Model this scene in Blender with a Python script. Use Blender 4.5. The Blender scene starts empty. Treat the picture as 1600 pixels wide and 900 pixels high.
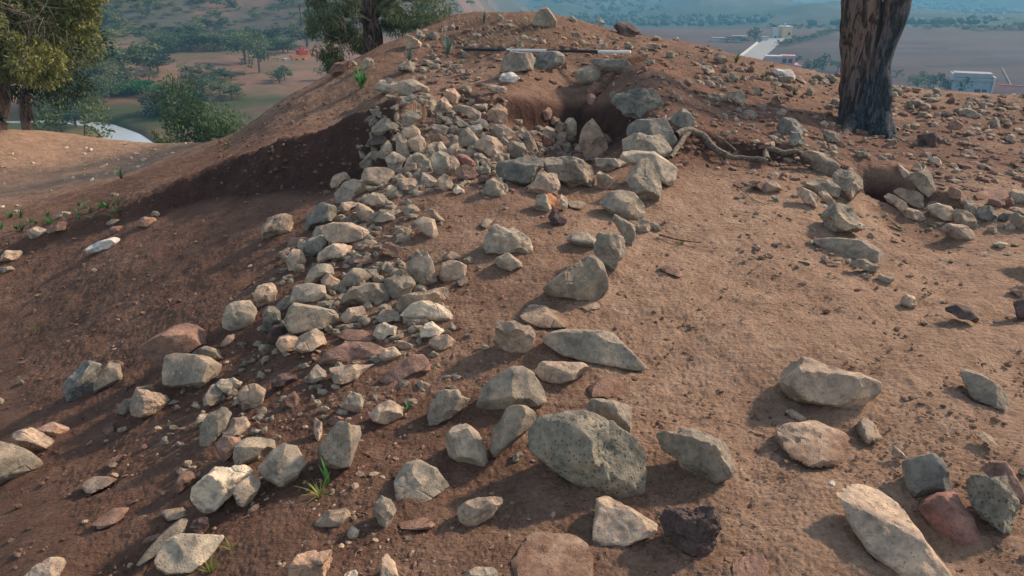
import bpy, bmesh, math, random
import numpy as np
from mathutils import Vector, Matrix

# ------------------------------------------------------------------ camera, sky, sun, exposure
SC = bpy.context.scene
COL = SC.collection
F_PX, PITCH, CAM_Z = 1142.0, math.radians(24.0), 1.6
cam_d = bpy.data.cameras.new('camera'); cam = bpy.data.objects.new('camera', cam_d); COL.objects.link(cam)
cam.location = (0, 0, CAM_Z); cam.rotation_euler = (math.radians(90) - PITCH, 0, 0)
cam_d.sensor_width = 36.0; cam_d.lens = 36.0 * F_PX / 1600.0
cam_d.clip_start = 0.05; cam_d.clip_end = 12000
SC.camera = cam
SUN_EL, SUN_AZ = math.radians(32), math.radians(60)        # azimuth clockwise from +Y (the view direction)
W = bpy.data.worlds.new('World'); SC.world = W; W.use_nodes = True
wn = W.node_tree; bg = wn.nodes['Background']
sky = wn.nodes.new('ShaderNodeTexSky'); sky.sky_type = 'NISHITA'; sky.sun_disc = False
sky.sun_elevation = SUN_EL; sky.sun_rotation = SUN_AZ; sky.air_density = 1.0; sky.dust_density = 1.2; sky.ozone_density = 1.5
hsv = wn.nodes.new('ShaderNodeHueSaturation'); hsv.inputs['Saturation'].default_value = .62; wn.links.new(sky.outputs[0], hsv.inputs['Color']); wn.links.new(hsv.outputs[0], bg.inputs[0]); bg.inputs[1].default_value = 0.15
sd = bpy.data.lights.new('sun', 'SUN'); sun = bpy.data.objects.new('sun', sd); COL.objects.link(sun)
sd.energy = 4.0; sd.angle = math.radians(4.0); sd.color = (1.0, 0.79, 0.61)
to_sun = Vector((math.sin(SUN_AZ) * math.cos(SUN_EL), math.cos(SUN_AZ) * math.cos(SUN_EL), math.sin(SUN_EL)))
sun.rotation_euler = to_sun.to_track_quat('Z', 'Y').to_euler()
SC.view_settings.view_transform = 'Standard'; SC.view_settings.look = 'None'
SC.view_settings.exposure = 0.82; SC.view_settings.gamma = 1.0
SC.render.engine = 'CYCLES'
SC.cycles.use_denoising = True; SC.cycles.max_bounces = 5; SC.cycles.diffuse_bounces = 3; SC.cycles.volume_bounces = 0
SC.cycles.transparent_max_bounces = 6; SC.cycles.glossy_bounces = 2; SC.cycles.caustics_reflective = False; SC.cycles.caustics_refractive = False
rng = np.random.default_rng(7); random.seed(7)

# ------------------------------------------------------------------ noise and geometry helpers
def _hash(ix, iy, iz, seed):
    h = (ix.astype(np.int64) * 374761393 + iy.astype(np.int64) * 668265263 + iz.astype(np.int64) * 2147483647 + seed * 1274126177) & 0xffffffff
    h = ((h ^ (h >> 13)) * 1274126177) & 0xffffffff
    h = ((h ^ (h >> 15)) * 2246822519) & 0xffffffff
    return ((h ^ (h >> 16)) & 0xffffff) / float(0xffffff) * 2 - 1
def vnoise(p, seed=0):
    p = np.asarray(p, float); i = np.floor(p); f = p - i; f = f * f * f * (f * (f * 6 - 15) + 10); i = i.astype(np.int64)
    out = 0
    for dx in (0, 1):
        wx = f[:, 0] if dx else 1 - f[:, 0]
        for dy in (0, 1):
            wy = f[:, 1] if dy else 1 - f[:, 1]
            if p.shape[1] == 2:
                out = out + wx * wy * _hash(i[:, 0] + dx, i[:, 1] + dy, i[:, 0] * 0, seed)
            else:
                for dz in (0, 1):
                    wz = f[:, 2] if dz else 1 - f[:, 2]
                    out = out + wx * wy * wz * _hash(i[:, 0] + dx, i[:, 1] + dy, i[:, 2] + dz, seed)
    return out
def fbm(p, oct=4, seed=0, gain=0.5, lac=2.03, ridged=False):
    p = np.asarray(p, float); a = 1.0; s = 0; tot = 0
    for k in range(oct):
        n = vnoise(p * lac ** k + 17.3 * k, seed + k)
        s = s + a * ((1 - 2 * np.abs(n)) if ridged else n); tot += a; a *= gain
    return s / tot
def sstep(a, b, x):
    t = np.clip((x - a) / (b - a), 0, 1); return t * t * (3 - 2 * t)
CP, SP = math.cos(PITCH), math.sin(PITCH)
def ray(u, v):
    xc = (u - 800.0) / F_PX; yc = (450.0 - v) / F_PX
    d = np.array([xc, CP + yc * SP, -SP + yc * CP]); return d / np.linalg.norm(d)
CAMP = np.array([0, 0, CAM_Z])
def pix_az_e(u, v):
    d = ray(u, v); h = math.hypot(d[0], d[1]); return math.atan2(d[0], d[1]), d[2] / h
def on_z(u, v, z):
    d = ray(u, v); t = (z - CAM_Z) / d[2]; return CAMP + d * t
def at_r(u, v, r):
    d = ray(u, v); return CAMP + d * (r / math.hypot(d[0], d[1]))

# ------------------------------------------------------------------ terrain: near field (metres) blended into the valley and hills
NEAR = [  # photo pixel and the height of the ground there
 (800,900,0),(400,900,-.07),(0,900,-.32),(1200,900,0),(1600,900,-.02),(800,700,0),(400,700,-.08),(200,760,-.24),(0,700,-.58),(1200,700,.02),(1600,700,0),
 (1000,800,.0),(600,800,-.03),(800,500,.09),(500,520,.02),(350,560,-.13),(300,500,-.24),(150,600,-.48),(0,500,-.8),(1200,500,.08),(1600,500,.02),(1000,580,.05),
 (800,380,.2),(620,400,.14),(500,400,.02),(430,450,-.05),(350,430,-.2),(200,400,-.46),(0,420,-.76),(1050,400,.14),(1300,420,.08),(1600,400,-.02),
 (700,300,.26),(850,310,.26),(600,300,.2),(520,300,.06),(450,300,-.03),(350,320,-.2),(230,350,-.42),(50,410,-.72),(1050,270,.22),(1200,300,.17),(1300,300,.12),(1600,330,-.06),(1450,350,-.04),
 (700,220,.32),(620,210,.26),(800,230,.25),(850,200,.18),(920,190,.2),(640,140,.42),(560,220,.08),(480,240,-.02),(1020,200,.36),
 (1100,215,.25),(1250,245,.16),(1400,270,.04),(1500,300,-.02),
 (560,150,.3),(480,200,.06),(380,245,-.16),(230,320,-.4),(40,390,-.7),
 (850,145,.42),(950,150,.42),(720,140,.46),(850,110,.56),(700,90,.58),(850,78,.7),(1000,90,.58),(1100,150,.4),(1200,180,.25),(1350,200,.0),(1500,230,-.05),(1600,210,-.1)]
NEARR = [(8,202,14.3),(110,211,14.2),(175,218,14.0),(225,223,13.5),(275,226,13.0),(8,208,13.6),(175,222,13.2), # photo pixel and horizontal distance
 (850,33,12),(720,25,12.2),(600,88,11),(530,122,10.4),(480,140,10),(430,165,9.8),(380,200,9.6),(320,232,9.6),(1000,62,12.3),(1100,86,12.4),(1200,108,12),(1300,118,11.5),(1450,140,11.5),(1600,150,11.5),(1750,160,11.5),
 (250,262,9.0),(150,310,8.4),(0,362,8.0),(-150,420,7.5)]
NEARZ = [ (0,275,-1.0),(90,290,-.98),(-200,280,-1.0),(90,245,-1.0),(200,250,-.98),(0,325,-.95),(0,310,-1.0),(150,262,-1.0),(270,224,-1.0),(-200,320,-1.0),(-200,240,-1.0)]
_pts = []
for u, v, z in NEAR + NEARZ: _pts.append(on_z(u, v, z))
for u, v, r in NEARR: _pts.append(at_r(u, v, r))
# beyond the crest and beside the frame
for a, r, z in [(0,14,.2),(0,17,-1.2),(0,22,-4),(-.1,14,.1),(-.1,18,-2),(.15,14.5,-.4),(.15,19,-2.6),(.3,14.5,-.9),(.3,20,-3.4),(.45,14.5,-.9),(.45,20,-2.6),(.6,14.5,-.7),(.6,20,-2),(.9,12,-.6),(.9,7,-.2),(.9,3,-.05),
                (-.2,13,-1.4),(-.2,17,-3.2),(-.3,14,-2.6),(-.3,19,-5),(-.42,15,-1.9),(-.55,17,-2.0),(-.7,17,-1.8),(-.9,12,-1.7),(-.9,6,-1.3),(-1.0,3,-.9),(-.42,19,-4.5),(-.6,20,-4.5),
                (1.5,2,0),(-1.5,2,-.6),(1.5,.4,0),(-1.5,.4,-.1),(0,.4,0),(0,1,0)]:
    _pts.append(np.array([math.sin(a) * r, math.cos(a) * r, z]))
_P = np.array(_pts)
def _rbf_fit(xy, z, reg=0.02):
    n = len(xy); d = np.linalg.norm(xy[:, None] - xy[None], axis=2)
    A = np.zeros((n + 3, n + 3)); A[:n, :n] = np.sqrt(d * d + reg * reg) * -1 ; A[:n, n] = 1; A[:n, n + 1:] = xy; A[n, :n] = 1; A[n + 1:, :n] = xy.T
    return np.linalg.solve(A, np.concatenate([z, [0, 0, 0]]))
def _rbf(xy, c, w, reg):
    out = np.empty(len(xy)); n = len(c)
    for s in range(0, len(xy), 40000):
        q = xy[s:s + 40000]; acc = np.full(len(q), w[n]) + q @ w[n + 1:]
        for k in range(n):
            dx = q - c[k]; acc -= w[k] * np.sqrt(dx[:, 0] ** 2 + dx[:, 1] ** 2 + reg * reg)
        out[s:s + 40000] = acc
    return out
def _warp(xy):      # even out the spacing of near and far control points
    r = np.hypot(xy[:, 0], xy[:, 1]); k = np.log1p(r / 1.5) / np.maximum(r, 1e-6); return xy * k[:, None]
REG_N = 0.16
_wn = _rbf_fit(_warp(_P[:, :2]), _P[:, 2], REG_N)
FAR = []
def fz(u, r, z): a, _ = pix_az_e(u, 100); FAR.append((a, math.log(r), (z - CAM_Z) / r))
def fv(u, v, r): a, e = pix_az_e(u, v); FAR.append((a, math.log(r), e))
for u in (-500, -150, 0, 120, 250, 380, 500, 620):
    fz(u, 14, -1.6 if u < 300 else -1.2); fz(u, 20, -4.4); fz(u, 35, -9); fz(u, 50, -12.0); fz(u, 70, -12.2); fz(u, 88, -12.0)
    fv(u, 112, 108); fv(u, 84, 128); fv(u, 58, 150); fv(u, 0, 178); fv(u, -60, 205); fv(u, -200, 270); fv(u, -260, 420); fv(u, -120, 1500); fv(u, -60, 4500)
for u, sh in ((760,0),(880,0),(1000,0),(1130,0),(1250,0),(1400,0),(1600,0),(1900,0),(2400,0)):
    fz(u, 14, -.3); fz(u, 20, -3.5); fz(u, 40, -11); fz(u, 80, -17); fz(u, 130, -19); fz(u, 180, -19)
    fz(u, 240, -18.5)
    if u < 1200: fv(u, 40, 380); fv(u, 8, 620); fv(u, -70, 1000); fv(u, -150, 1500); fv(u, -60, 4500)
    elif u == 1250: fv(u, 30, 420); fv(u, 12, 700); fv(u, 4, 1000); fv(u, -20, 1700); fv(u, -70, 2600); fv(u, -60, 4500)
    else: fv(u, 44, 280); fv(u, 34, 420); fv(u, 8, 800); fv(u, -50, 1100); fv(u, -90, 1600); fv(u, -60, 4500)
_Fp = np.array(FAR); _Fp[:, 0] *= 2.5
_wf = _rbf_fit(_Fp[:, :2], _Fp[:, 2], 0.05)
def z_base(xy):
    xy = np.atleast_2d(np.asarray(xy, float)); r = np.hypot(xy[:, 0], xy[:, 1]); z = np.zeros(len(xy))
    t = sstep(14.5, 20.0, r); near = t < 1; far = t > 0
    if near.any(): z[near] += (1 - t[near]) * _rbf(_warp(xy[near]), _warp(_P[:, :2]), _wn, REG_N)
    if far.any():
        q = np.stack([np.arctan2(xy[far, 0], xy[far, 1]) * 2.5, np.log(r[far])], 1)
        z[far] += t[far] * (CAM_Z + r[far] * _rbf(q, _Fp[:, :2], _wf, 0.05))
    return z
def hit(u, v, zf=None, tmax=40.0):
    zf = zf or z_base; d = ray(u, v); t = np.geomspace(0.8, tmax, 500)
    p = CAMP + d * t[:, None]; g = p[:, 2] - zf(p[:, :2]); k = np.where(g < 0)[0]
    if len(k) == 0: return p[-1], t[-1]
    k = k[0]
    if k == 0: return p[0], t[0]
    s = t[k - 1] + (t[k] - t[k - 1]) * g[k - 1] / (g[k - 1] - g[k]); return CAMP + d * s, s
# cut edges of the dig: foot of the cut in the photo, height of the cut, fall-off behind it
LIPS = [
 ([(690,246,.0),(650,254,.10),(605,268,.28),(560,279,.42),(500,287,.44),(425,290,.34),(355,302,.22),(285,322,.14),(205,345,.10),(110,374,.08),(30,396,.06),(-20,412,.0)], .8, .22),
 ([(675,142,.0),(700,152,.05),(760,178,.10),(820,194,.13),(890,202,.15),(960,204,.15),(1005,225,.08),(1022,240,0)], 0.8, 0),
 ([(1030,232,.0),(1060,228,.06),(1100,238,.09),(1180,252,.11),(1260,258,.08),(1330,282,.11),(1400,300,.12),(1470,322,.07),(1560,345,.0)], 0.7, 0),
 ([(1545,420,.0),(1610,440,.08),(1700,470,.0)], .6, 0)]
_lips = []
for pts, L, WB in LIPS:
    xy = []; hh = []
    for u, v, h in pts: p, _ = hit(u, v); xy.append(p[:2]); hh.append(h)
    xy = np.array(xy); hh = np.array(hh); s = np.linspace(0, len(xy) - 1, (len(xy) - 1) * 6 + 1); k = np.arange(len(xy))
    X = np.stack([np.interp(s, k, xy[:, 0]), np.interp(s, k, xy[:, 1])], 1); H = np.interp(s, k, hh)
    X[1:-1] += 0.03 * np.stack([vnoise(X[1:-1] * 6, 3), vnoise(X[1:-1] * 6, 9)], 1)
    _lips.append((X, H, L, WB))
def lip_raise(xy):
    z = np.zeros(len(xy)); cut = np.zeros(len(xy))
    for X, H, L, WB in _lips:
        lo = X.min(0) - 3.5; hi = X.max(0) + 3.5
        m = np.where((xy > lo).all(1) & (xy < hi).all(1))[0]
        if not len(m): continue
        q = xy[m]; best = np.full(len(m), 1e9); sd_ = np.zeros(len(m)); hh = np.zeros(len(m)); edge = np.zeros(len(m))
        for i in range(len(X) - 1):
            a, b = X[i], X[i + 1]; ab = b - a; l2 = ab @ ab; tr = (q - a) @ ab / l2; t = np.clip(tr, 0, 1)
            d = q - a - t[:, None] * ab; dist = np.hypot(d[:, 0], d[:, 1]); u = dist < best
            cr = ab[0] * (q[:, 1] - a[1]) - ab[1] * (q[:, 0] - a[0])
            sg = np.sign(cr) * (1 if X[-1][0] > X[0][0] else -1)
            best[u] = dist[u]; sd_[u] = (sg * dist)[u]; hh[u] = (H[i] + (H[i + 1] - H[i]) * t)[u]
            ex = np.zeros(len(m))
            if i == 0: ex = np.maximum(-tr, 0) * math.sqrt(l2)
            if i == len(X) - 2: ex = np.maximum(tr - 1, 0) * math.sqrt(l2)
            edge[u] = ex[u]
        w = 0.05 + 0.38 * hh + WB * np.minimum(1, hh * 3)
        n = 0.04 * vnoise(q * 9, 21) + 0.02 * vnoise(q * 23, 22)
        z[m] += hh * sstep(0, w, sd_ + n * 0.4) * np.exp(-np.maximum(sd_ - 0.15 - WB, 0) / L) * (1 - sstep(1.2, 2.6, best)) * np.exp(-(edge / (0.35 + 0.5 * best)) ** 2)
        cut[m] = np.maximum(cut[m], np.clip(hh * 6, 0, 1) * np.exp(-((sd_ - 0.02 - WB * .5) / (0.10 + 0.5 * hh + WB * .35)) ** 2) * np.exp(-(edge / 0.35) ** 2))
    return z, cut
# local hollows (photo pixel, radius m, depth m)
DIPS = [(1378,284,.17,.55),(1180,620,.28,.03),(870,300,.2,.05),(960,225,.3,.04),(1420,340,.4,.08),(1500,380,.4,.05),(800,760,.3,.03),(330,590,.2,.06),(720,640,.2,.02),(1440,820,.15,.05),(400,520,.18,.05),(500,265,.5,.05)]
_dips = [(hit(u, v)[0][:2], r, d) for u, v, r, d in DIPS]
def zfull(xy, cut=False):
    xy = np.atleast_2d(np.asarray(xy, float)); z = z_base(xy); dz, c = lip_raise(xy); z = z + dz
    m = np.hypot(xy[:, 0], xy[:, 1]) < 20
    if m.any(): q = xy[m]; z[m] += (0.022 * fbm(q * 1.7, 3, 40) + 0.014 * fbm(q * 6, 3, 50, .55)) * (1 - sstep(14, 20, np.hypot(q[:, 0], q[:, 1])))
    for p, r, d in _dips:
        q = xy - p
        if cut and d > .3: c = np.maximum(c, np.exp(-(q[:, 0] ** 2 + q[:, 1] ** 2) / (r * r * 1.3)) * 1.3)  # shade of the deep hollow painted into its soil colour too
        z -= d * np.exp(-(q[:, 0] ** 2 + q[:, 1] ** 2) / (r * r))
    return (z, c) if cut else z
def ground(u, v): return hit(u, v, zfull)[0]
def zat(x, y): return float(zfull([[x, y]])[0])

def mesh_from(name, verts, faces_flat, loops, mat, smooth=True, uvattr=None):
    me = bpy.data.meshes.new(name); verts = np.asarray(verts, np.float32); nf = len(faces_flat) // loops
    me.vertices.add(len(verts)); me.vertices.foreach_set('co', verts.ravel())
    me.loops.add(len(faces_flat)); me.loops.foreach_set('vertex_index', np.asarray(faces_flat, np.int32))
    me.polygons.add(nf); me.polygons.foreach_set('loop_start', np.arange(nf, dtype=np.int32) * loops)
    me.polygons.foreach_set('use_smooth', np.full(nf, smooth)); me.update(calc_edges=True)
    if mat: me.materials.append(mat)
    return me
def link(name, me, parent=None, label=None, cat=None, group=None, kind=None, loc=None):
    o = bpy.data.objects.new(name, me); COL.objects.link(o)
    if parent: o.parent = parent
    if label: o['label'] = label
    if cat: o['category'] = cat
    if group: o['group'] = group
    if kind: o['kind'] = kind
    if loc is not None: o.location = loc
    return o

# ------------------------------------------------------------------ node material helper
def newmat(name):
    m = bpy.data.materials.new(name); m.use_nodes = True; nt = m.node_tree; b = nt.nodes['Principled BSDF']
    b.inputs['Roughness'].default_value = 0.9; b.inputs['Specular IOR Level'].default_value = 0.25
    return m, nt, b
class N:
    def __init__(s, nt): s.nt = nt
    def new(s, t, **k):
        n = s.nt.nodes.new(t)
        for a, b in k.items(): setattr(n, a, b)
        return n
    def link(s, a, b): s.nt.links.new(a, b)
    def noise(s, vec, scale, detail=6, rough=.55, dist=0.0):
        n = s.new('ShaderNodeTexNoise'); n.inputs['Scale'].default_value = scale; n.inputs['Detail'].default_value = detail
        n.inputs['Roughness'].default_value = rough; n.inputs['Distortion'].default_value = dist; s.link(vec, n.inputs['Vector']); return n.outputs['Fac']
    def vor(s, vec, scale, feat='F1', rnd=1.0):
        n = s.new('ShaderNodeTexVoronoi', feature=feat); n.inputs['Scale'].default_value = scale; n.inputs['Randomness'].default_value = rnd; s.link(vec, n.inputs['Vector']); return n
    def ramp(s, fac, stops):
        n = s.new('ShaderNodeValToRGB'); s.link(fac, n.inputs[0]); el = n.color_ramp.elements
        while len(el) > 1: el.remove(el[-1])
        el[0].position = stops[0][0]; el[0].color = (*stops[0][1], 1) if hasattr(stops[0][1], '__len__') else (stops[0][1],) * 3 + (1,)
        for p, c in stops[1:]:
            e = el.new(p); e.color = (*c, 1) if hasattr(c, '__len__') else (c, c, c, 1)
        return n.outputs[0]
    def mix(s, a, b, fac, mode='MIX'):
        n = s.new('ShaderNodeMix', data_type='RGBA', blend_type=mode)
        for inp, val in ((n.inputs[0], fac), (n.inputs[6], a), (n.inputs[7], b)):
            if hasattr(val, 'is_output') or isinstance(val, bpy.types.NodeSocket): s.link(val, inp)
            elif hasattr(val, '__len__'): inp.default_value = (*val, 1)
            else: inp.default_value = val
        return n.outputs[2]
    def math(s, op, a, b=0.5, c=None):
        n = s.new('ShaderNodeMath', operation=op)
        for k, val in enumerate((a, b) if c is None else (a, b, c)):
            if isinstance(val, bpy.types.NodeSocket): s.link(val, n.inputs[k])
            else: n.inputs[k].default_value = val
        return n.outputs[0]
    def bump(s, h, dist, strength=1.0, nrm=None):
        n = s.new('ShaderNodeBump'); n.inputs['Distance'].default_value = dist; n.inputs['Strength'].default_value = strength
        s.link(h, n.inputs['Height'])
        if nrm: s.link(nrm, n.inputs['Normal'])
        return n.outputs[0]
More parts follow.
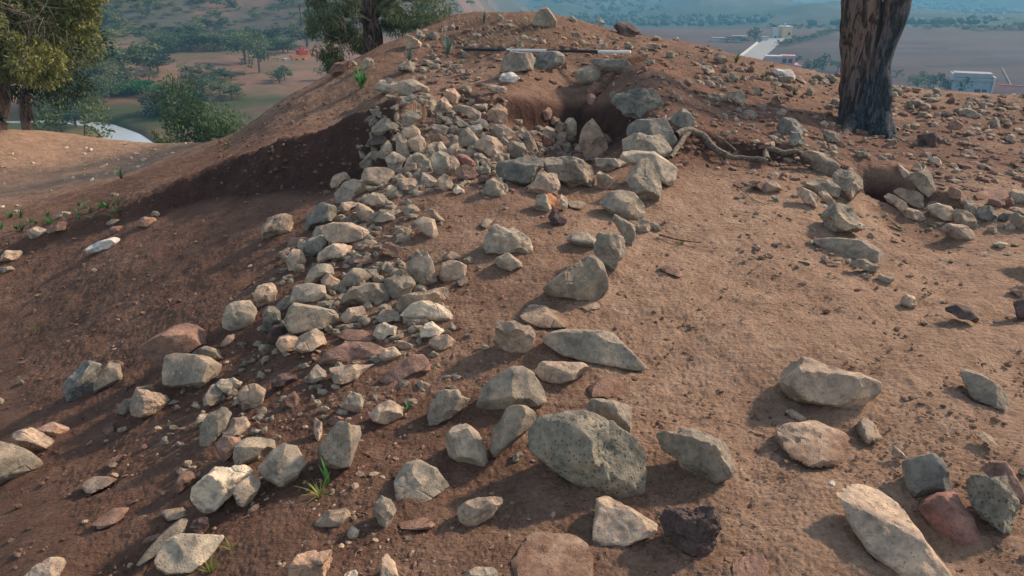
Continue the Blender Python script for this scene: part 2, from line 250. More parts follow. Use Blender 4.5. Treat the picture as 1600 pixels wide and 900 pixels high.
# ------------------------------------------------------------------ the stones, each from its outline in the photo:
# «@ x y s» sets the corner and magnification of the detail the outline was read from; then  colour[shape flags] outline | anchor name | label
# colours: G grey, B blue grey, T tan, C cream, R red brown, D dark brown, P pitted grey, O orange, W white, K brick red
# flags: e sunk flush in the soil, f flat slab, r rounded, s smooth faces, x rough, t standing tall
ROCKS = '''
@ 0 675 4
Gr -60,20 0,25 60,60 180,120 260,185 262,215 200,260 60,300 -60,330|the left edge boulder|big rounded grey-brown boulder half cut off by the left edge of the photo
Tr 85,25 110,0 200,-15 260,5 330,55 378,90 330,130 240,130 130,90||pale oblong stone lying directly behind the rounded boulder at the left edge
Re 580,270 600,225 680,180 750,130 780,160 770,210 700,250 610,280
Te 520,310 560,285 660,280 720,300 660,340 560,385 525,360
Re 550,605 620,540 700,485 790,480 780,520 700,580 600,610||brown leaf-shaped slab sunk flush in the bare soil of the lower left
Tr 160,900 210,850 320,790 380,795 400,820 370,870 350,960 150,960||pinkish tan stone alone at the bottom left corner, cut by the bottom edge
Cs 975,810 1000,740 1050,665 1120,640 1400,650 1380,690 1290,800 1190,880 1050,885 990,850|the cream block|sunlit cream block with a flat top beside small grass tufts at the lower left
Gf 860,830 940,720 1030,620 1120,555 1170,555 1180,600 1050,650 1000,740 930,800||long thin grey slab leaning behind the sunlit cream block
Ge 1020,495 1150,475 1160,520 1060,555
Cx 1205,400 1215,350 1290,290 1340,225 1440,215 1530,215 1570,260 1500,330 1480,370 1440,400 1400,440 1340,500 1290,515 1230,470|the knobbly pale rock|large knobbly cream rock with hollows, brightly lit, at the lower left
Gs 1450,370 1500,320 1590,265 1640,290 1620,340 1570,400 1560,455 1530,465 1480,440||small wedge of grey stone leaning against the knobbly cream rock
R 1090,350 1130,260 1190,250 1230,275 1200,320 1110,385
D 1190,610 1220,550 1290,540 1300,590 1260,640
Re 885,700 920,660 990,640 970,680 900,710
Gs 1470,150 1480,70 1560,40 1620,40 1700,60 1705,110 1640,170 1560,210 1480,210
R 1360,60 1400,30 1500,40 1520,90 1470,130 1400,190 1370,130
@ 400 675 4
Gs 10,230 90,120 170,75 260,95 310,150 310,205 250,280 200,360 150,340 60,290|the two-tone stone|grey stone with a broken cream right edge, left of the green sprouting bulb
Gst 375,120 420,80 480,0 520,-70 590,-75 640,-60 655,10 620,120 585,220 500,230 430,200 385,160|the smooth upright stone|smooth grey upright stone with a bright right rim, behind the green sprouting bulb
Gf 865,300 940,200 1010,180 1120,230 1200,340 1080,420 940,480 890,420|the pale-rimmed slab|flat grey-brown slab with a pale chipped lower edge, below the pitted boulder's left
T 370,580 450,490 540,475 580,510 575,560 530,590 420,590
Cr 575,640 600,590 640,620 630,665 590,670
G 740,470 780,405 840,430 870,490 840,560 800,610 760,550||dark three-sided stone with a pale right face, below the pale-rimmed slab
T 1260,460 1330,430 1400,410 1540,400 1550,430 1480,520 1400,560 1340,605 1280,560|the arrowhead stone|tan stone with a long point to the upper right, low in the middle
Orx 210,900 220,830 270,760 320,740 390,760 460,740 500,765 490,800 420,850 390,960 200,960|the pink round stone|rounded salmon-pink stone with a knob, touching the bottom edge left of centre
C 550,960 560,880 610,855 630,890 600,960
T 780,960 790,800 820,765 860,800 870,870 900,960
G 1310,960 1330,870 1380,850 1480,855 1505,880 1490,960
Gs 1190,70 1200,10 1250,-45 1310,-50 1380,-10 1430,100 1440,180 1420,215 1280,200 1210,150|the smooth grey lump|smooth blunt grey stone standing just left of the tall tilted wedge
Gst 1465,150 1470,60 1480,-10 1530,-120 1600,-160 1680,-160 1745,-130 1740,-60 1650,30 1550,110 1500,155|the tilted wedge|pale grey wedge tilted upright against the left end of the pitted boulder
Re 640,115 700,110 770,130 760,165 690,160
Re 900,570 1000,545 1050,535 1110,580 1080,600 930,620
@ 800 675 4
Pr 110,60 115,0 150,-70 300,-110 480,-125 620,-60 760,30 820,130 825,230 800,400 720,420 560,390 380,310 220,200 130,120|the pitted boulder|large grey boulder pitted all over with holes, biggest stone in the foreground
Gx 915,20 960,0 1150,-20 1270,30 1340,110 1370,200 1360,270 1230,330 1120,270 1000,170 940,100|the rough grey block|rough grey-tan block lying to the right of the pitted boulder
Te -10,600 30,560 220,565 330,640 440,680 480,740 490,940 60,960 0,800|the sunken tan boulder|wide smooth tan boulder sunk in the soil at the bottom edge
Tf 510,670 560,560 540,430 600,405 680,450 780,510 910,585 900,640 760,690 630,735 540,720||brown and tan flat stone between the pitted boulder and the dark crumbly clod
Dxr 920,540 960,480 1080,460 1200,445 1290,500 1310,570 1250,640 1240,740 1190,780 1080,750 970,640|the crumbly clod|dark purple-brown crumbly clod full of grit at the bottom centre-right
Rex 1380,960 1390,820 1460,780 1560,770 1600,830 1590,960
G 0,140 50,125 65,140 30,190 0,180
@ 800 450 4
G 460,740 500,700 620,705 740,740 745,800 730,900 680,960 500,960 450,880||grey speckled slab standing directly behind the pitted boulder
Gf 200,330 260,280 340,262 520,270 650,285 700,340 800,450 830,515 780,515 640,490 500,465 310,415 270,370|the long grey slab|long flat grey slab tapering to a point at its right, in the middle
Tr 140,520 200,460 300,460 440,465 490,500 480,540 330,590 300,600 200,580||tan wedge with a dark left face, just below the long grey slab
Re 480,620 560,570 640,540 720,590 810,690 780,720 640,700 500,680
Gs -215,740 -180,620 -110,560 0,500 60,495 130,530 190,620 210,710 160,735 0,760 -120,780 -200,760|the big smooth block|big smooth grey block with a pointed top behind the tilted wedge
Tt -95,210 -90,215 -40,205 70,200 130,240 145,280 125,360 80,415 -10,400 -95,380|the squarish stone|squarish stone, grey in front and tan on the right, left of the long grey slab
Te 0,100 60,90 200,110 270,140 340,180 340,240 240,240 150,250 60,200
Te 400,110 440,85 520,90 540,120 500,140 420,130
@ 800 225 4
Gst 210,890 300,820 440,720 500,690 560,740 590,840 590,900 570,960 500,980 400,975 250,950 200,920|the peaked rock|large peaked grey rock with a pale right face, centre of the dug plateau
Grs 550,370 600,310 680,288 760,305 820,380 830,440 790,480 700,480 610,430|the round grey boulder|round smooth grey boulder at the lower right end of the stone ring
Gs 150,400 160,330 210,320 240,400 200,430
As 205,330 240,315 270,340 305,400 260,415 230,390|the orange stone|small bright orange stone glowing in the sun, upper middle
T 300,400 310,320 345,350 340,430
D 240,430 270,410 335,470 330,490 260,510 235,460
Gs 635,480 650,448 760,510 765,570 740,640 690,570
Gr 350,600 400,550 500,560 540,600 520,650 420,630
Gx 510,640 540,560 640,560 690,590 700,680 640,780 600,820 560,770 540,700||cracked grey block with a cream right side, just behind the peaked rock
G 790,480 850,485 855,540 820,560 780,540
R 860,480 900,490 935,550 880,540
Ge 350,370 400,345 450,370 430,400 380,395
Re 1385,240 1420,210 1490,225 1480,260 1420,265
Rx 1505,245 1550,235 1620,270 1640,300 1560,305 1510,275
Re 930,770 990,755 1060,810 1040,825 960,800
@ 1200 675 4
Tf 400,310 430,300 520,360 700,380 830,480 850,600 920,690 1000,760 1100,840 1180,960 930,960 830,880 700,800 600,720 550,640 520,540 500,390|the long pale slab|very long pale tan slab with a sharp left edge at the lower right
Bs 840,190 930,160 1040,135 1100,190 1130,290 1190,380 1150,400 1080,380 960,420 880,400 900,300|the dark green-grey stone|dark green-grey angular stone above the red-brown one, lower right
Kf 940,480 1000,420 1080,385 1160,375 1220,430 1270,530 1320,640 1300,700 1200,740 1120,700 1080,650 1010,560|the red-brown stone|red-brown hollowed stone beside the long pale slab, lower right
Px 1230,310 1240,280 1340,265 1500,290 1540,340 1545,440 1580,540 1560,620 1480,640 1400,590 1300,490 1280,400|the purple-grey stone|pitted purple-grey stone near the right edge, lower right corner
Rf 1350,240 1400,190 1490,200 1530,260 1600,390 1600,450 1560,430 1500,300 1400,270||long thin red-brown stone behind the pitted purple-grey stone at the right edge
Wr 380,320 400,305 420,315 415,335 395,335||white pebble at the upper tip of the long pale slab
Tex 60,60 70,-20 150,-60 300,-60 440,-10 520,60 525,130 480,180 400,240 330,250 220,200 90,120|the round sunken slab|round rough slab sunk level with the soil, right of the rough grey block
Gex 570,20 560,-40 620,-100 690,-60 710,30 690,70 620,70
T 780,140 790,90 850,130 860,180 800,160
Te 1300,20 1350,5 1400,40 1430,90 1390,85 1340,50
G 1560,230 1610,220 1620,260 1580,275
@ 1200 450 4
T 75,540 120,450 200,440 400,470 560,540 700,590 690,650 640,700 520,760 380,735 150,700 90,640|the loaf-shaped block|large loaf-shaped brown block with a layered tan top, alone on the right
Gf 1200,525 1250,515 1330,540 1420,590 1480,660 1505,740 1490,770 1400,740 1280,690 1240,610|the leaf-shaped slab|pale leaf-shaped slab lying on open soil near the right edge
T 820,95 870,45 910,60 925,125 860,120||small triangular tan stone alone on the open soil at right
D 1110,130 1180,110 1245,115 1310,190 1290,235 1230,200 1130,160||dark grey jagged stone half buried on the open soil at right
R 1500,0 1600,-20 1650,60 1580,60
Te 110,770 150,760 230,810 220,835 150,810
D 1540,90 1600,70 1640,200 1560,180
@ 1200 225 4
G 220,60 260,45 350,60 430,120 440,180 380,195 310,170 240,110||grey block at the right end of the exposed root
Gx 410,200 440,160 500,150 580,190 585,270 540,350 490,370 450,310 420,250|the ragged upright stone|ragged upright grey stone at the left side of the dark hole
G 210,250 300,220 400,230 445,270 430,330 340,310 250,290
T 165,290 200,270 290,310 340,380 310,400 250,370 180,340
T 320,310 360,295 415,360 400,380 340,350
Gx 320,470 370,400 450,375 530,400 580,470 620,540 615,585 500,570 430,560 340,510|the broad cracked rock|broad cracked grey rock at the left rim of the right-hand trench
Gf 280,600 380,590 500,590 620,600 700,640 720,700 700,740 590,730 450,690 330,640|the layered slab|layered grey slab just below the broad cracked rock
G 460,740 530,725 620,725 695,770 680,810 600,790 500,760
Te 520,850 600,810 640,815 655,860 600,860
G 690,840 700,810 790,840 790,870 720,865
Tf 800,150 820,130 870,170 910,220 905,240 860,220
Gst 880,220 900,180 990,160 1020,200 1040,290 1000,330 950,300 910,260|the angular stone|angular grey upright stone right of the dark hole
T 790,300 830,280 930,300 990,345 980,390 930,405 850,350||pinkish tan block at the front edge of the dark hole
T 735,330 760,310 860,370 880,410 830,420 760,370
T 840,430 880,405 940,420 975,465 930,480 870,460
Tr 1000,390 1060,375 1130,385 1165,440 1160,475 1100,480 1030,450
T 1165,420 1200,410 1270,440 1290,480 1285,525 1230,510 1170,480
Tr 1090,530 1130,500 1220,500 1280,550 1280,590 1240,615 1140,580|the yellow-brown stone|rounded yellow-brown stone lowest in the row along the right trench
R 1125,320 1140,270 1200,290 1220,340 1180,360
G 1230,400 1220,340 1260,350 1300,410 1290,440 1240,420
B 1310,440 1320,400 1390,395 1440,450 1430,490 1340,480||dark slate-grey stone in the row along the right trench
R 1360,380 1420,340 1470,350 1480,400 1400,400
K 1460,410 1465,350 1530,340 1535,380 1490,400||small red-orange stone near the right edge, above the green-tinted one
B 1440,450 1500,420 1520,440 1500,490 1450,480
G 1505,460 1540,430 1600,460 1650,530 1600,545 1540,510
T 1510,410 1560,395 1640,430 1640,460 1570,430
C 1390,630 1470,610 1520,630 1480,650 1410,648
Re 1310,320 1380,285 1490,290 1500,330 1430,350 1330,345
G 1500,330 1540,290 1620,300 1640,370 1560,380
T -60,270 0,240 40,235 90,300 0,305
T 30,320 90,350 60,360 20,340
Tt 960,110 980,110 978,155 960,155
G 545,60 600,30 620,70 570,90
T 1010,90 1060,80 1090,110 1060,150 1020,120
R 740,480 780,485 860,530 860,545 800,520
@ 1200 0 4
Gf 1200,690 1260,680 1330,725 1250,735 1200,720
T 1230,640 1270,635 1285,670 1240,660
G 65,480 155,480 150,510 110,520 75,500
Wr 35,450 60,430 140,440 160,470 155,500 100,490 50,475|the white-topped stone|bright white rounded stone on the skyline between the houses and the trunk
B 130,880 150,820 200,830 225,880 200,920 150,910
B 60,800 100,740 170,750 215,800 200,860 100,850
G 350,830 400,820 440,860 430,900 360,890
D 930,890 940,850 1040,830 1070,870 1060,920 960,920||dark charred lump on the slope to the right of the tree trunk
G 280,480 310,465 360,490 350,510 300,505
T 360,470 400,465 430,500 400,520 370,500
G 780,560 820,545 850,575 820,600 790,590
G 870,640 900,620 970,630 980,660 900,670
T 1030,560 1060,550 1100,590 1080,610 1040,590
T 640,660 680,655 710,690 670,700
R 1130,770 1180,755 1220,790 1180,810 1130,800
T 1300,650 1350,640 1380,680 1340,690
G 1380,760 1430,750 1450,790 1400,800
T 1480,850 1530,840 1560,880 1510,900
R 20,620 60,600 90,640 60,670 30,660
G 240,560 280,550 290,590 250,600
@ 800 0 4
Gs 130,140 180,60 220,50 250,100 275,130 270,175 180,160 135,155|the skyline boulder|grey boulder standing on the crest of the mound against the blue hills
T 350,120 380,100 405,135 360,135
G 520,130 550,112 600,155 560,150
D 640,170 680,145 740,145 790,200 760,230 680,220|the dark crest rock|dark jagged rock on the skyline above the right end of the striped pole
Gs -60,430 -45,360 0,330 110,335 150,360 150,430 100,445 0,455|the split boulder|grey split boulder just below the striped pole, left of the blue-grey one
Bs 150,440 155,350 200,325 280,325 320,350 310,400 200,455|the blue-grey twin|dark blue-grey boulder just below the striped pole, right of the split one
Gt 405,450 400,480 470,410 500,400 550,460 545,505 440,530 410,490||green-grey double-pointed stone below the right half of the striped pole
R 470,600 500,590 535,620 520,655 480,650
R 480,560 520,520 600,540 610,560 540,600 490,590
W 610,590 640,565 650,590 620,610
Bx 610,640 650,590 720,560 880,565 910,590 950,700 960,750 850,740 780,750 640,690|the great blue-grey boulder|great blue-grey lichen-spotted boulder overhanging the dark pit
Bs 985,740 1050,690 1080,680 1130,740 1130,800 1020,800|the dark pentagon stone|dark five-sided blue-grey stone at the left end of the exposed root
Bxe 800,450 880,440 1050,460 1170,480 1180,530 1120,550 1000,530 900,510 830,490||long low grey-green slab sunk in the slope right of the striped pole
Be 480,370 560,380 700,375 740,420 680,460 560,430
G 1180,420 1230,410 1270,450 1230,470 1190,450
T 1370,460 1400,455 1420,500 1390,520 1370,500
G 1350,580 1430,575 1460,620 1440,660 1370,620
T 1500,550 1530,545 1570,590 1540,600
G 1260,350 1300,330 1350,380 1300,400
T 820,300 860,270 915,280 920,310 850,320
G 30,280 60,270 80,300 40,310
T 560,280 590,270 600,300 570,310
G 700,270 740,265 760,300 720,310
R 960,330 1000,320 1020,350 980,365
G 1010,610 1040,590 1070,620 1040,640
T 1080,500 1110,495 1130,530 1100,540
T 1390,680 1420,670 1440,700 1400,705
T 1280,500 1300,490 1330,520 1300,530
T 380,210 410,200 430,225 400,235
G 1450,700 1500,690 1540,730 1500,750 1460,730
R 420,260 450,250 470,275 440,285
@ 760 130 5
Tst 730,410 790,330 830,298 880,360 930,450 965,580 900,600 780,590 740,480|the pointed stone|tall pointed tan-grey stone standing up in the stone ring in front of the pit
Crt 620,310 640,285 680,285 698,320 698,410 650,420 625,400|the standing cobble|smooth cream thumb-shaped cobble standing upright at the pit edge
Tr 525,350 560,305 605,320 615,370 580,390 530,385
T 540,420 580,385 620,390 625,450 600,470 545,465
Rs 425,210 490,195 510,230 495,280 430,290
T 485,290 520,265 575,285 570,320 520,330 485,320
G 420,370 480,340 530,370 530,430 480,440 430,410
Ks 430,420 460,410 520,460 510,495 450,490|the brick-red cobble|brick-red cobble among tan ones near the pit
T 60,370 90,330 130,325 220,390 210,420 120,460 50,430
T 200,430 290,345 325,390 320,430 220,445
T 290,430 330,400 370,440 370,500 400,530 330,530 300,480
Tr 370,490 400,465 430,480 425,515 390,515
Gr 170,500 200,460 280,480 310,540 260,590 190,570
B 80,700 90,620 160,610 300,580 440,590 450,650 400,720 330,790 200,800 140,760|the dark ring boulder|large dark grey boulder in the middle of the stone ring's front row
Gx 430,600 520,580 640,570 760,600 820,660 860,760 840,830 700,830 580,760 470,700|the broad ring boulder|broad grey boulder in the ring's front row, right of a darker one
Tx 290,890 360,790 430,695 560,715 575,750 545,860 530,900 400,900|the leaning crag|leaning rough stone with a sunlit crust, directly behind the orange stone
T 870,720 900,690 960,740 1030,790 960,840 890,840
Gx 860,590 960,590 1080,590 1115,630 1080,670 950,690 870,650
G 1080,440 1180,400 1340,400 1400,460 1440,540 1430,580 1250,540 1090,530|the flat-topped block|flat-topped grey block with broken edges in the right side of the ring
Cs 1050,590 1080,540 1150,530 1310,540 1400,600 1480,660 1470,740 1440,815 1400,720 1330,640 1150,620|the cream-faced stone|cream stone with a bright sunlit right face on the right of the ring
Gx 1080,770 1130,680 1210,600 1260,590 1330,640 1365,740 1370,850 1340,920 1280,950 1220,920 1130,850|the tall ring boulder|tall grey-green boulder with a white vein at the right of the ring
Bs 1110,330 1180,290 1400,275 1500,480 1480,520 1400,420 1300,400 1100,410|the squared block|squared blue-grey block under the great blue-grey boulder
G 920,400 950,410 985,450 975,490 940,470
Te 700,460 760,440 800,480 780,540 700,530
Te 630,540 720,520 780,580 680,590
Re 210,200 330,180 325,250 240,260
R 370,350 410,330 445,350 420,380 380,380
R 210,350 240,330 260,360 230,380
T 220,285 280,285 285,310 240,330 220,310
G 0,780 60,750 110,790 150,870 60,880 0,860
@ 560 120 6.667
Gr 180,120 240,40 330,25 420,80 430,140 380,180 280,160|the rear wall boulder|pale grey rounded boulder at the far upper end of the stone wall
G 400,140 440,60 530,30 640,50 720,110 725,170 660,190 560,165 470,190
Gr 300,310 340,250 450,210 540,185 585,230 560,270 440,300 310,340
G 300,390 380,340 480,335 560,360 640,420 560,440 520,500 480,510 370,470
Gr 160,560 200,490 260,440 320,450 400,520 370,580 280,600 190,600
B 400,510 430,505 475,540 440,600 380,600 390,550
Tr 450,590 490,540 560,515 620,550 635,590 560,600 530,660 470,640
T 515,700 560,620 620,600 680,650 700,760 680,820 570,790
G 400,700 410,600 470,640 520,700 550,790 490,850 410,800
G 700,760 780,680 840,690 880,730 850,790 740,810
R 760,620 830,600 900,630 960,700 940,750 860,690 780,680
Cs 830,740 850,685 880,690 940,790 930,820 860,790|the cream chip|small bright cream sunlit chip in the middle of the wall rubble
T 930,650 980,615 1030,620 1040,660 1000,700 960,690
T 945,750 1000,700 1040,680 1030,760 1035,820 990,830 950,790
Gs 1060,700 1070,590 1140,540 1180,590 1260,680 1210,720 1140,750 1070,740|the cream-banded stone|grey stone with a bright cream band down its right face, upper rubble
C 1140,560 1160,525 1270,490 1280,550 1230,620 1190,590
T 1200,750 1250,680 1330,620 1440,650 1490,720 1490,810 1400,835 1240,790
R 1030,790 1060,750 1120,770 1140,820 1060,830
T 1410,580 1440,510 1500,505 1600,570 1600,640 1500,680 1420,640
Ox 1310,420 1400,350 1440,295 1530,330 1540,460 1480,500 1390,500 1330,450|the rough orange rock|rough orange-brown rock at the top right of the wall rubble
T 1200,310 1240,285 1370,285 1380,330 1350,370 1270,360
T 1000,345 1040,295 1150,310 1310,380 1310,430 1240,440 1120,420||long tan-brown block near the top of the wall rubble, over a dark gap
T 840,330 850,260 890,220 940,270 980,340 940,390 880,380
G 630,330 640,270 720,235 830,260 840,300 800,370 740,340 690,400
C 740,390 750,355 790,390 790,430 760,450
R 660,480 720,420 790,440 840,500 740,500 690,530
T 720,520 800,490 930,530 940,600 860,610 760,600
T 820,420 900,420 970,470 960,500 880,480
G 980,460 1020,415 1080,450 1130,510 1060,530 1000,500
T 1250,460 1280,430 1350,490 1385,580 1340,580 1280,520
O 890,180 930,140 1000,135 1060,210 1020,290 940,240
R 1050,200 1090,190 1130,240 1080,270
Ge 1060,100 1160,100 1180,140 1130,210 1080,140
B 570,200 700,195 690,235 590,230
D 100,700 180,620 320,620 400,680 340,700 200,730
G 80,830 190,730 260,740 220,800 120,870 60,880
G 210,810 300,680 360,680 400,770 350,820 250,840
@ 560 180 6.667
G 290,460 370,400 440,430 500,480 480,530 440,600 380,600 350,510
Tr 50,660 80,570 150,550 280,555 350,590 385,660 370,720 260,750 120,720|the lower left wall boulder|large tan and grey boulder at the lower left corner of the rubble
G 560,430 620,405 690,430 750,500 750,560 680,570 610,560
Tx 490,520 540,430 600,460 610,560 540,600 500,590
Gs 760,470 780,420 850,385 930,410 960,500 1000,560 960,620 840,640 790,560|the smooth rubble stone|big smooth blue-grey stone low in the middle of the rubble
T 930,440 990,440 1050,500 1040,560 1000,640 940,640 960,540
Kr 1020,430 1050,415 1130,425 1190,480 1225,525 1180,540 1080,510|the red cobble|flat red cobble in the lower right of the wall rubble
Rx 1030,560 1100,520 1190,550 1235,630 1210,690 1120,690 1000,640
C 590,610 620,570 660,600 660,650 640,700 560,640
Gs 650,690 670,610 720,615 830,700 800,740 660,750
T 830,680 890,620 940,650 975,720 960,775 900,790 850,750
Tx 440,720 480,650 560,660 630,710 630,770 560,790 450,770
Cx 990,780 1030,735 1110,790 1110,825 1010,820||small crumbly yellow-cream stone on the sand in front of the rubble
G 1330,760 1400,680 1480,670 1530,820 1500,850 1350,820
R 1250,680 1260,640 1350,625 1400,680 1360,720
G 1230,600 1240,550 1330,520 1380,560 1370,620 1260,630
B 290,560 340,500 370,520 370,600 310,600
T 300,780 320,740 400,760 450,820 400,860 310,840
T 380,640 430,610 480,650 440,700 380,700
G 10,510 60,470 130,440 170,480 150,540 30,560
G 60,730 200,740 290,760 280,790 120,790
@ 400 225 4
T 470,250 490,200 550,180 585,220 530,260 490,280
Gxr 500,310 560,240 620,220 660,270 700,310 620,360 510,360|the rough wall lump|rough dark grey lump at the left foot of the rubble
Re 360,300 400,280 480,275 470,300 400,320
G 720,320 740,300 790,320 850,380 830,410 720,380 680,360
T 530,400 540,370 600,365 630,375 620,410 560,420
Tf 635,440 640,370 700,400 760,450 750,490 680,480
G 750,480 780,430 840,430 865,465 830,490
Bt 300,480 350,420 400,375 460,362 510,400 500,440 460,490 340,530 300,510|the white-topped wall stone|blue-grey wall stone with a sunlit whitish top, upper left of the wall
Tx 50,520 80,470 160,440 210,450 240,500 220,540 130,580 50,585|the outlying tan stone|rough tan stone lying alone on the slope left of the wall
Tr 430,560 440,520 480,500 590,500 640,520 715,560 710,600 600,625 480,615|the oval wall stone|large tan-grey oval stone on top of the wall, upper left
Bx 290,680 330,600 430,560 470,610 450,670 350,705 300,700
G 360,550 380,520 440,510 430,570 370,580
Tx 395,720 400,680 480,630 560,620 615,650 600,690 500,710 420,740
Re 140,640 190,590 320,585 330,620 250,650 150,670
T 195,720 230,660 290,670 310,730 280,770 210,790
G 140,680 200,650 210,700 150,710
G 310,860 340,790 390,755 460,760 480,800 400,850 340,890
T 415,850 450,820 510,840 520,880 480,900 420,900
Gs 530,870 590,790 640,770 720,830 660,870 600,895 540,890
Gst 955,780 980,720 1060,675 1100,740 1125,850 1060,885 1010,870|the upright plateau stone|blue-grey upright stone right of the wall, left of the speckled round one
Tr 1150,820 1170,750 1230,730 1310,760 1320,810 1270,860 1170,855|the speckled round stone|rounded tan stone right of the upright blue-grey one
T 1170,700 1220,675 1265,700 1260,730 1180,730
R 1300,720 1340,700 1360,740 1320,750
Te 1260,860 1310,830 1340,860 1280,885
Ts 1000,490 1050,465 1110,480 1130,560 1110,590 1060,560
T 1060,420 1110,410 1185,490 1130,480
Gx 1420,610 1430,560 1500,510 1600,520 1700,590 1730,660 1690,700 1560,690 1450,680|the rough plateau boulder|large rough grey-tan boulder half buried in the middle of the plateau
G 1480,730 1570,680 1650,740 1660,790 1600,800 1530,770
Te 1400,500 1450,460 1480,480 1440,520
R 780,680 810,620 850,620 960,690 890,710 800,710
R 640,670 680,630 760,640 740,680 670,685
Re 610,740 640,705 720,715 730,740 660,750
Re 740,820 760,760 850,720 920,790 850,830
G 810,850 870,835 960,835 1000,890 950,950 880,975 840,940
Gs 540,1000 560,950 600,910 640,900 700,875 790,880 830,930 830,990 780,1015 640,1010|the broad wall block|broad grey block with a pale top in the lower half of the wall
Gs 245,890 330,875 420,890 435,960 380,985 220,990 240,930
Tx 10,900 40,870 90,865 130,900 120,980 60,1020 10,1010 -10,950
@ 400 450 4
Gs 175,200 200,130 240,95 360,115 480,140 520,185 500,230 400,270 260,300 210,270|the big lower wall stone|biggest smooth grey stone in the lower wall, above pale rubble
B 50,170 70,125 110,120 165,170 160,220 100,260 50,270
D 75,300 110,240 180,230 210,290 150,340 80,345
T 130,350 150,310 210,290 260,310 240,390 160,400
T 240,370 270,310 370,260 420,290 455,330 380,390 300,400
Tx 520,190 570,135 660,118 680,160 640,210 530,215
G 120,120 180,60 220,50 210,100 170,150
Tx 895,110 920,50 1040,20 1180,0 1195,60 1120,80 1000,90 920,160
Cr 920,170 980,100 1080,80 1180,130 1225,180 1200,215 1130,210 1000,185|the lens-shaped stone|pale lens-shaped stone with pits, right end of the lower wall
Cx 745,290 760,240 810,220 870,250 860,290 780,325||small bright cream lump lit by the sun below the lower wall
Ge 740,200 800,140 880,150 890,200 800,210
Re 500,310 560,260 680,270 740,320 640,335
T 830,320 860,295 915,285 915,310 850,330
G 940,260 980,240 1050,235 1030,270 960,285
G 950,240 970,195 1050,190 1080,220 1000,240
T 870,350 900,330 1000,350 990,380 920,385
C 1030,290 1060,230 1100,215 1170,260 1160,300 1090,310 1050,330
T 1085,350 1110,310 1190,295 1250,330 1200,380 1120,390
T 1200,240 1220,215 1250,250 1230,270
T 1300,300 1320,280 1340,300 1310,310
G 1410,380 1420,345 1460,370 1440,390
Rf 425,455 460,390 560,345 700,345 790,385 780,410 680,430 560,460 470,470|the brown flat stone|wide flat brown stone half buried below the lower wall
Tr 780,430 800,385 860,375 900,415 860,450 800,455
T 470,500 560,490 740,470 720,500 620,570 540,600 500,590
G 310,580 350,520 380,485 430,520 430,560 380,600
D 110,580 160,535 220,535 250,570 190,610 110,620
G 360,620 400,600 430,620 390,640
Rf 770,580 880,480 980,420 1040,420 1090,490 1060,550 900,590 830,600||brown wedge with an orange-lit tip, left of the big smooth block
Re 790,660 860,590 960,580 930,630 860,670
R 1080,420 1110,395 1140,415 1110,440
Gx 1095,680 1180,640 1260,640 1340,680 1300,740 1230,790 1140,850 1080,860 1080,780|the sharp-edged stone|grey stone with a jagged tan crest, left of the big smooth block
T 720,790 760,740 830,710 930,750 900,810 820,850 740,830
G 530,740 590,660 640,660 670,700 650,790 600,770
R 160,730 200,680 250,645 270,690 250,740 180,750
W 150,690 170,675 190,690 165,705
T 365,900 370,820 410,850 410,900 390,960
R 460,830 480,795 550,810 520,850 470,860
@ 0 450 4
Bx 400,600 440,540 500,480 560,450 630,480 600,560 580,640 500,700 420,710|the left slope pair|dark grey-green rough boulder on the left slope, left one of a pair
Gs 590,610 640,530 680,470 760,490 760,570 680,620 600,645||smooth light grey stone on the left slope, right one of a pair
R 675,460 720,450 800,480 810,500 760,510
Rs 870,370 960,310 1090,240 1170,225 1310,255 1310,300 1270,370 1180,400 1050,430 990,510 920,440|the big flat brown rock|big flat brown rock on the left slope just behind the squared grey block
Gs 1020,530 1040,430 1110,410 1340,430 1385,480 1380,590 1230,640 1080,620 1025,600|the squared grey block|large squared grey block with a flat front on the left slope
C 1060,420 1080,380 1130,375 1200,420 1190,450 1080,450
G 1205,410 1280,365 1380,395 1420,430 1390,475 1300,440 1210,440
Gr 1400,190 1420,120 1480,90 1560,90 1600,150 1560,230 1480,270 1400,240||grey stone with a pale top at the far left of the lower wall
T 1380,360 1420,300 1470,280 1470,310 1410,370
Txr 820,740 860,640 960,650 1040,680 1050,710 980,780 880,800 830,790|the knobbly tan stone|rough knobbly tan stone in front of the squared grey block
T 830,700 860,620 930,610 980,630 920,660 860,680
G 730,770 780,700 840,690 820,760 770,785
G 1270,700 1330,610 1390,640 1390,700 1330,730 1280,725
Cx 1350,600 1400,565 1450,565 1520,600 1500,650 1440,670 1390,650
T 1490,660 1530,610 1590,605 1650,640 1630,720 1560,760 1510,770
Gr 1260,870 1300,800 1400,760 1440,790 1420,830 1390,900 1300,990 1260,970
T 1400,870 1450,820 1530,800 1560,860 1540,920 1400,920
G 1225,840 1250,790 1310,790 1290,830 1230,860
Ge 605,880 640,830 690,820 700,900 720,950 650,990 600,960
T 740,880 790,865 800,890 740,900
T 110,590 130,575 160,590 150,610 115,605
G -20,720 0,680 25,700 20,725
Or 225,885 320,840 400,850 425,880 410,925 340,935 270,900||small orange-tan stone behind the pale oblong stone at the left
@ 0 225 4
W 550,655 600,620 700,590 740,600 700,640 610,675 570,680||long whitish stone lying alone on the bare left slope
G 170,545 230,520 290,540 260,580 190,590
R 290,540 340,495 410,490 410,540 330,570
T 0,700 40,670 130,670 150,690 100,720 20,730
G 351,455 380,425 440,430 440,460 380,470
T 685,325 700,305 750,315 730,335
T 660,500 690,475 740,475 700,510
R 660,560 700,520 760,515 740,545 690,572
R 860,510 890,460 990,465 1000,490 930,515
R 940,450 960,420 1000,430 990,460
T 0,780 60,765 100,790 40,805 0,810
@ 400 0 4
T 935,260 945,225 1000,240 1040,270 1020,300 950,310
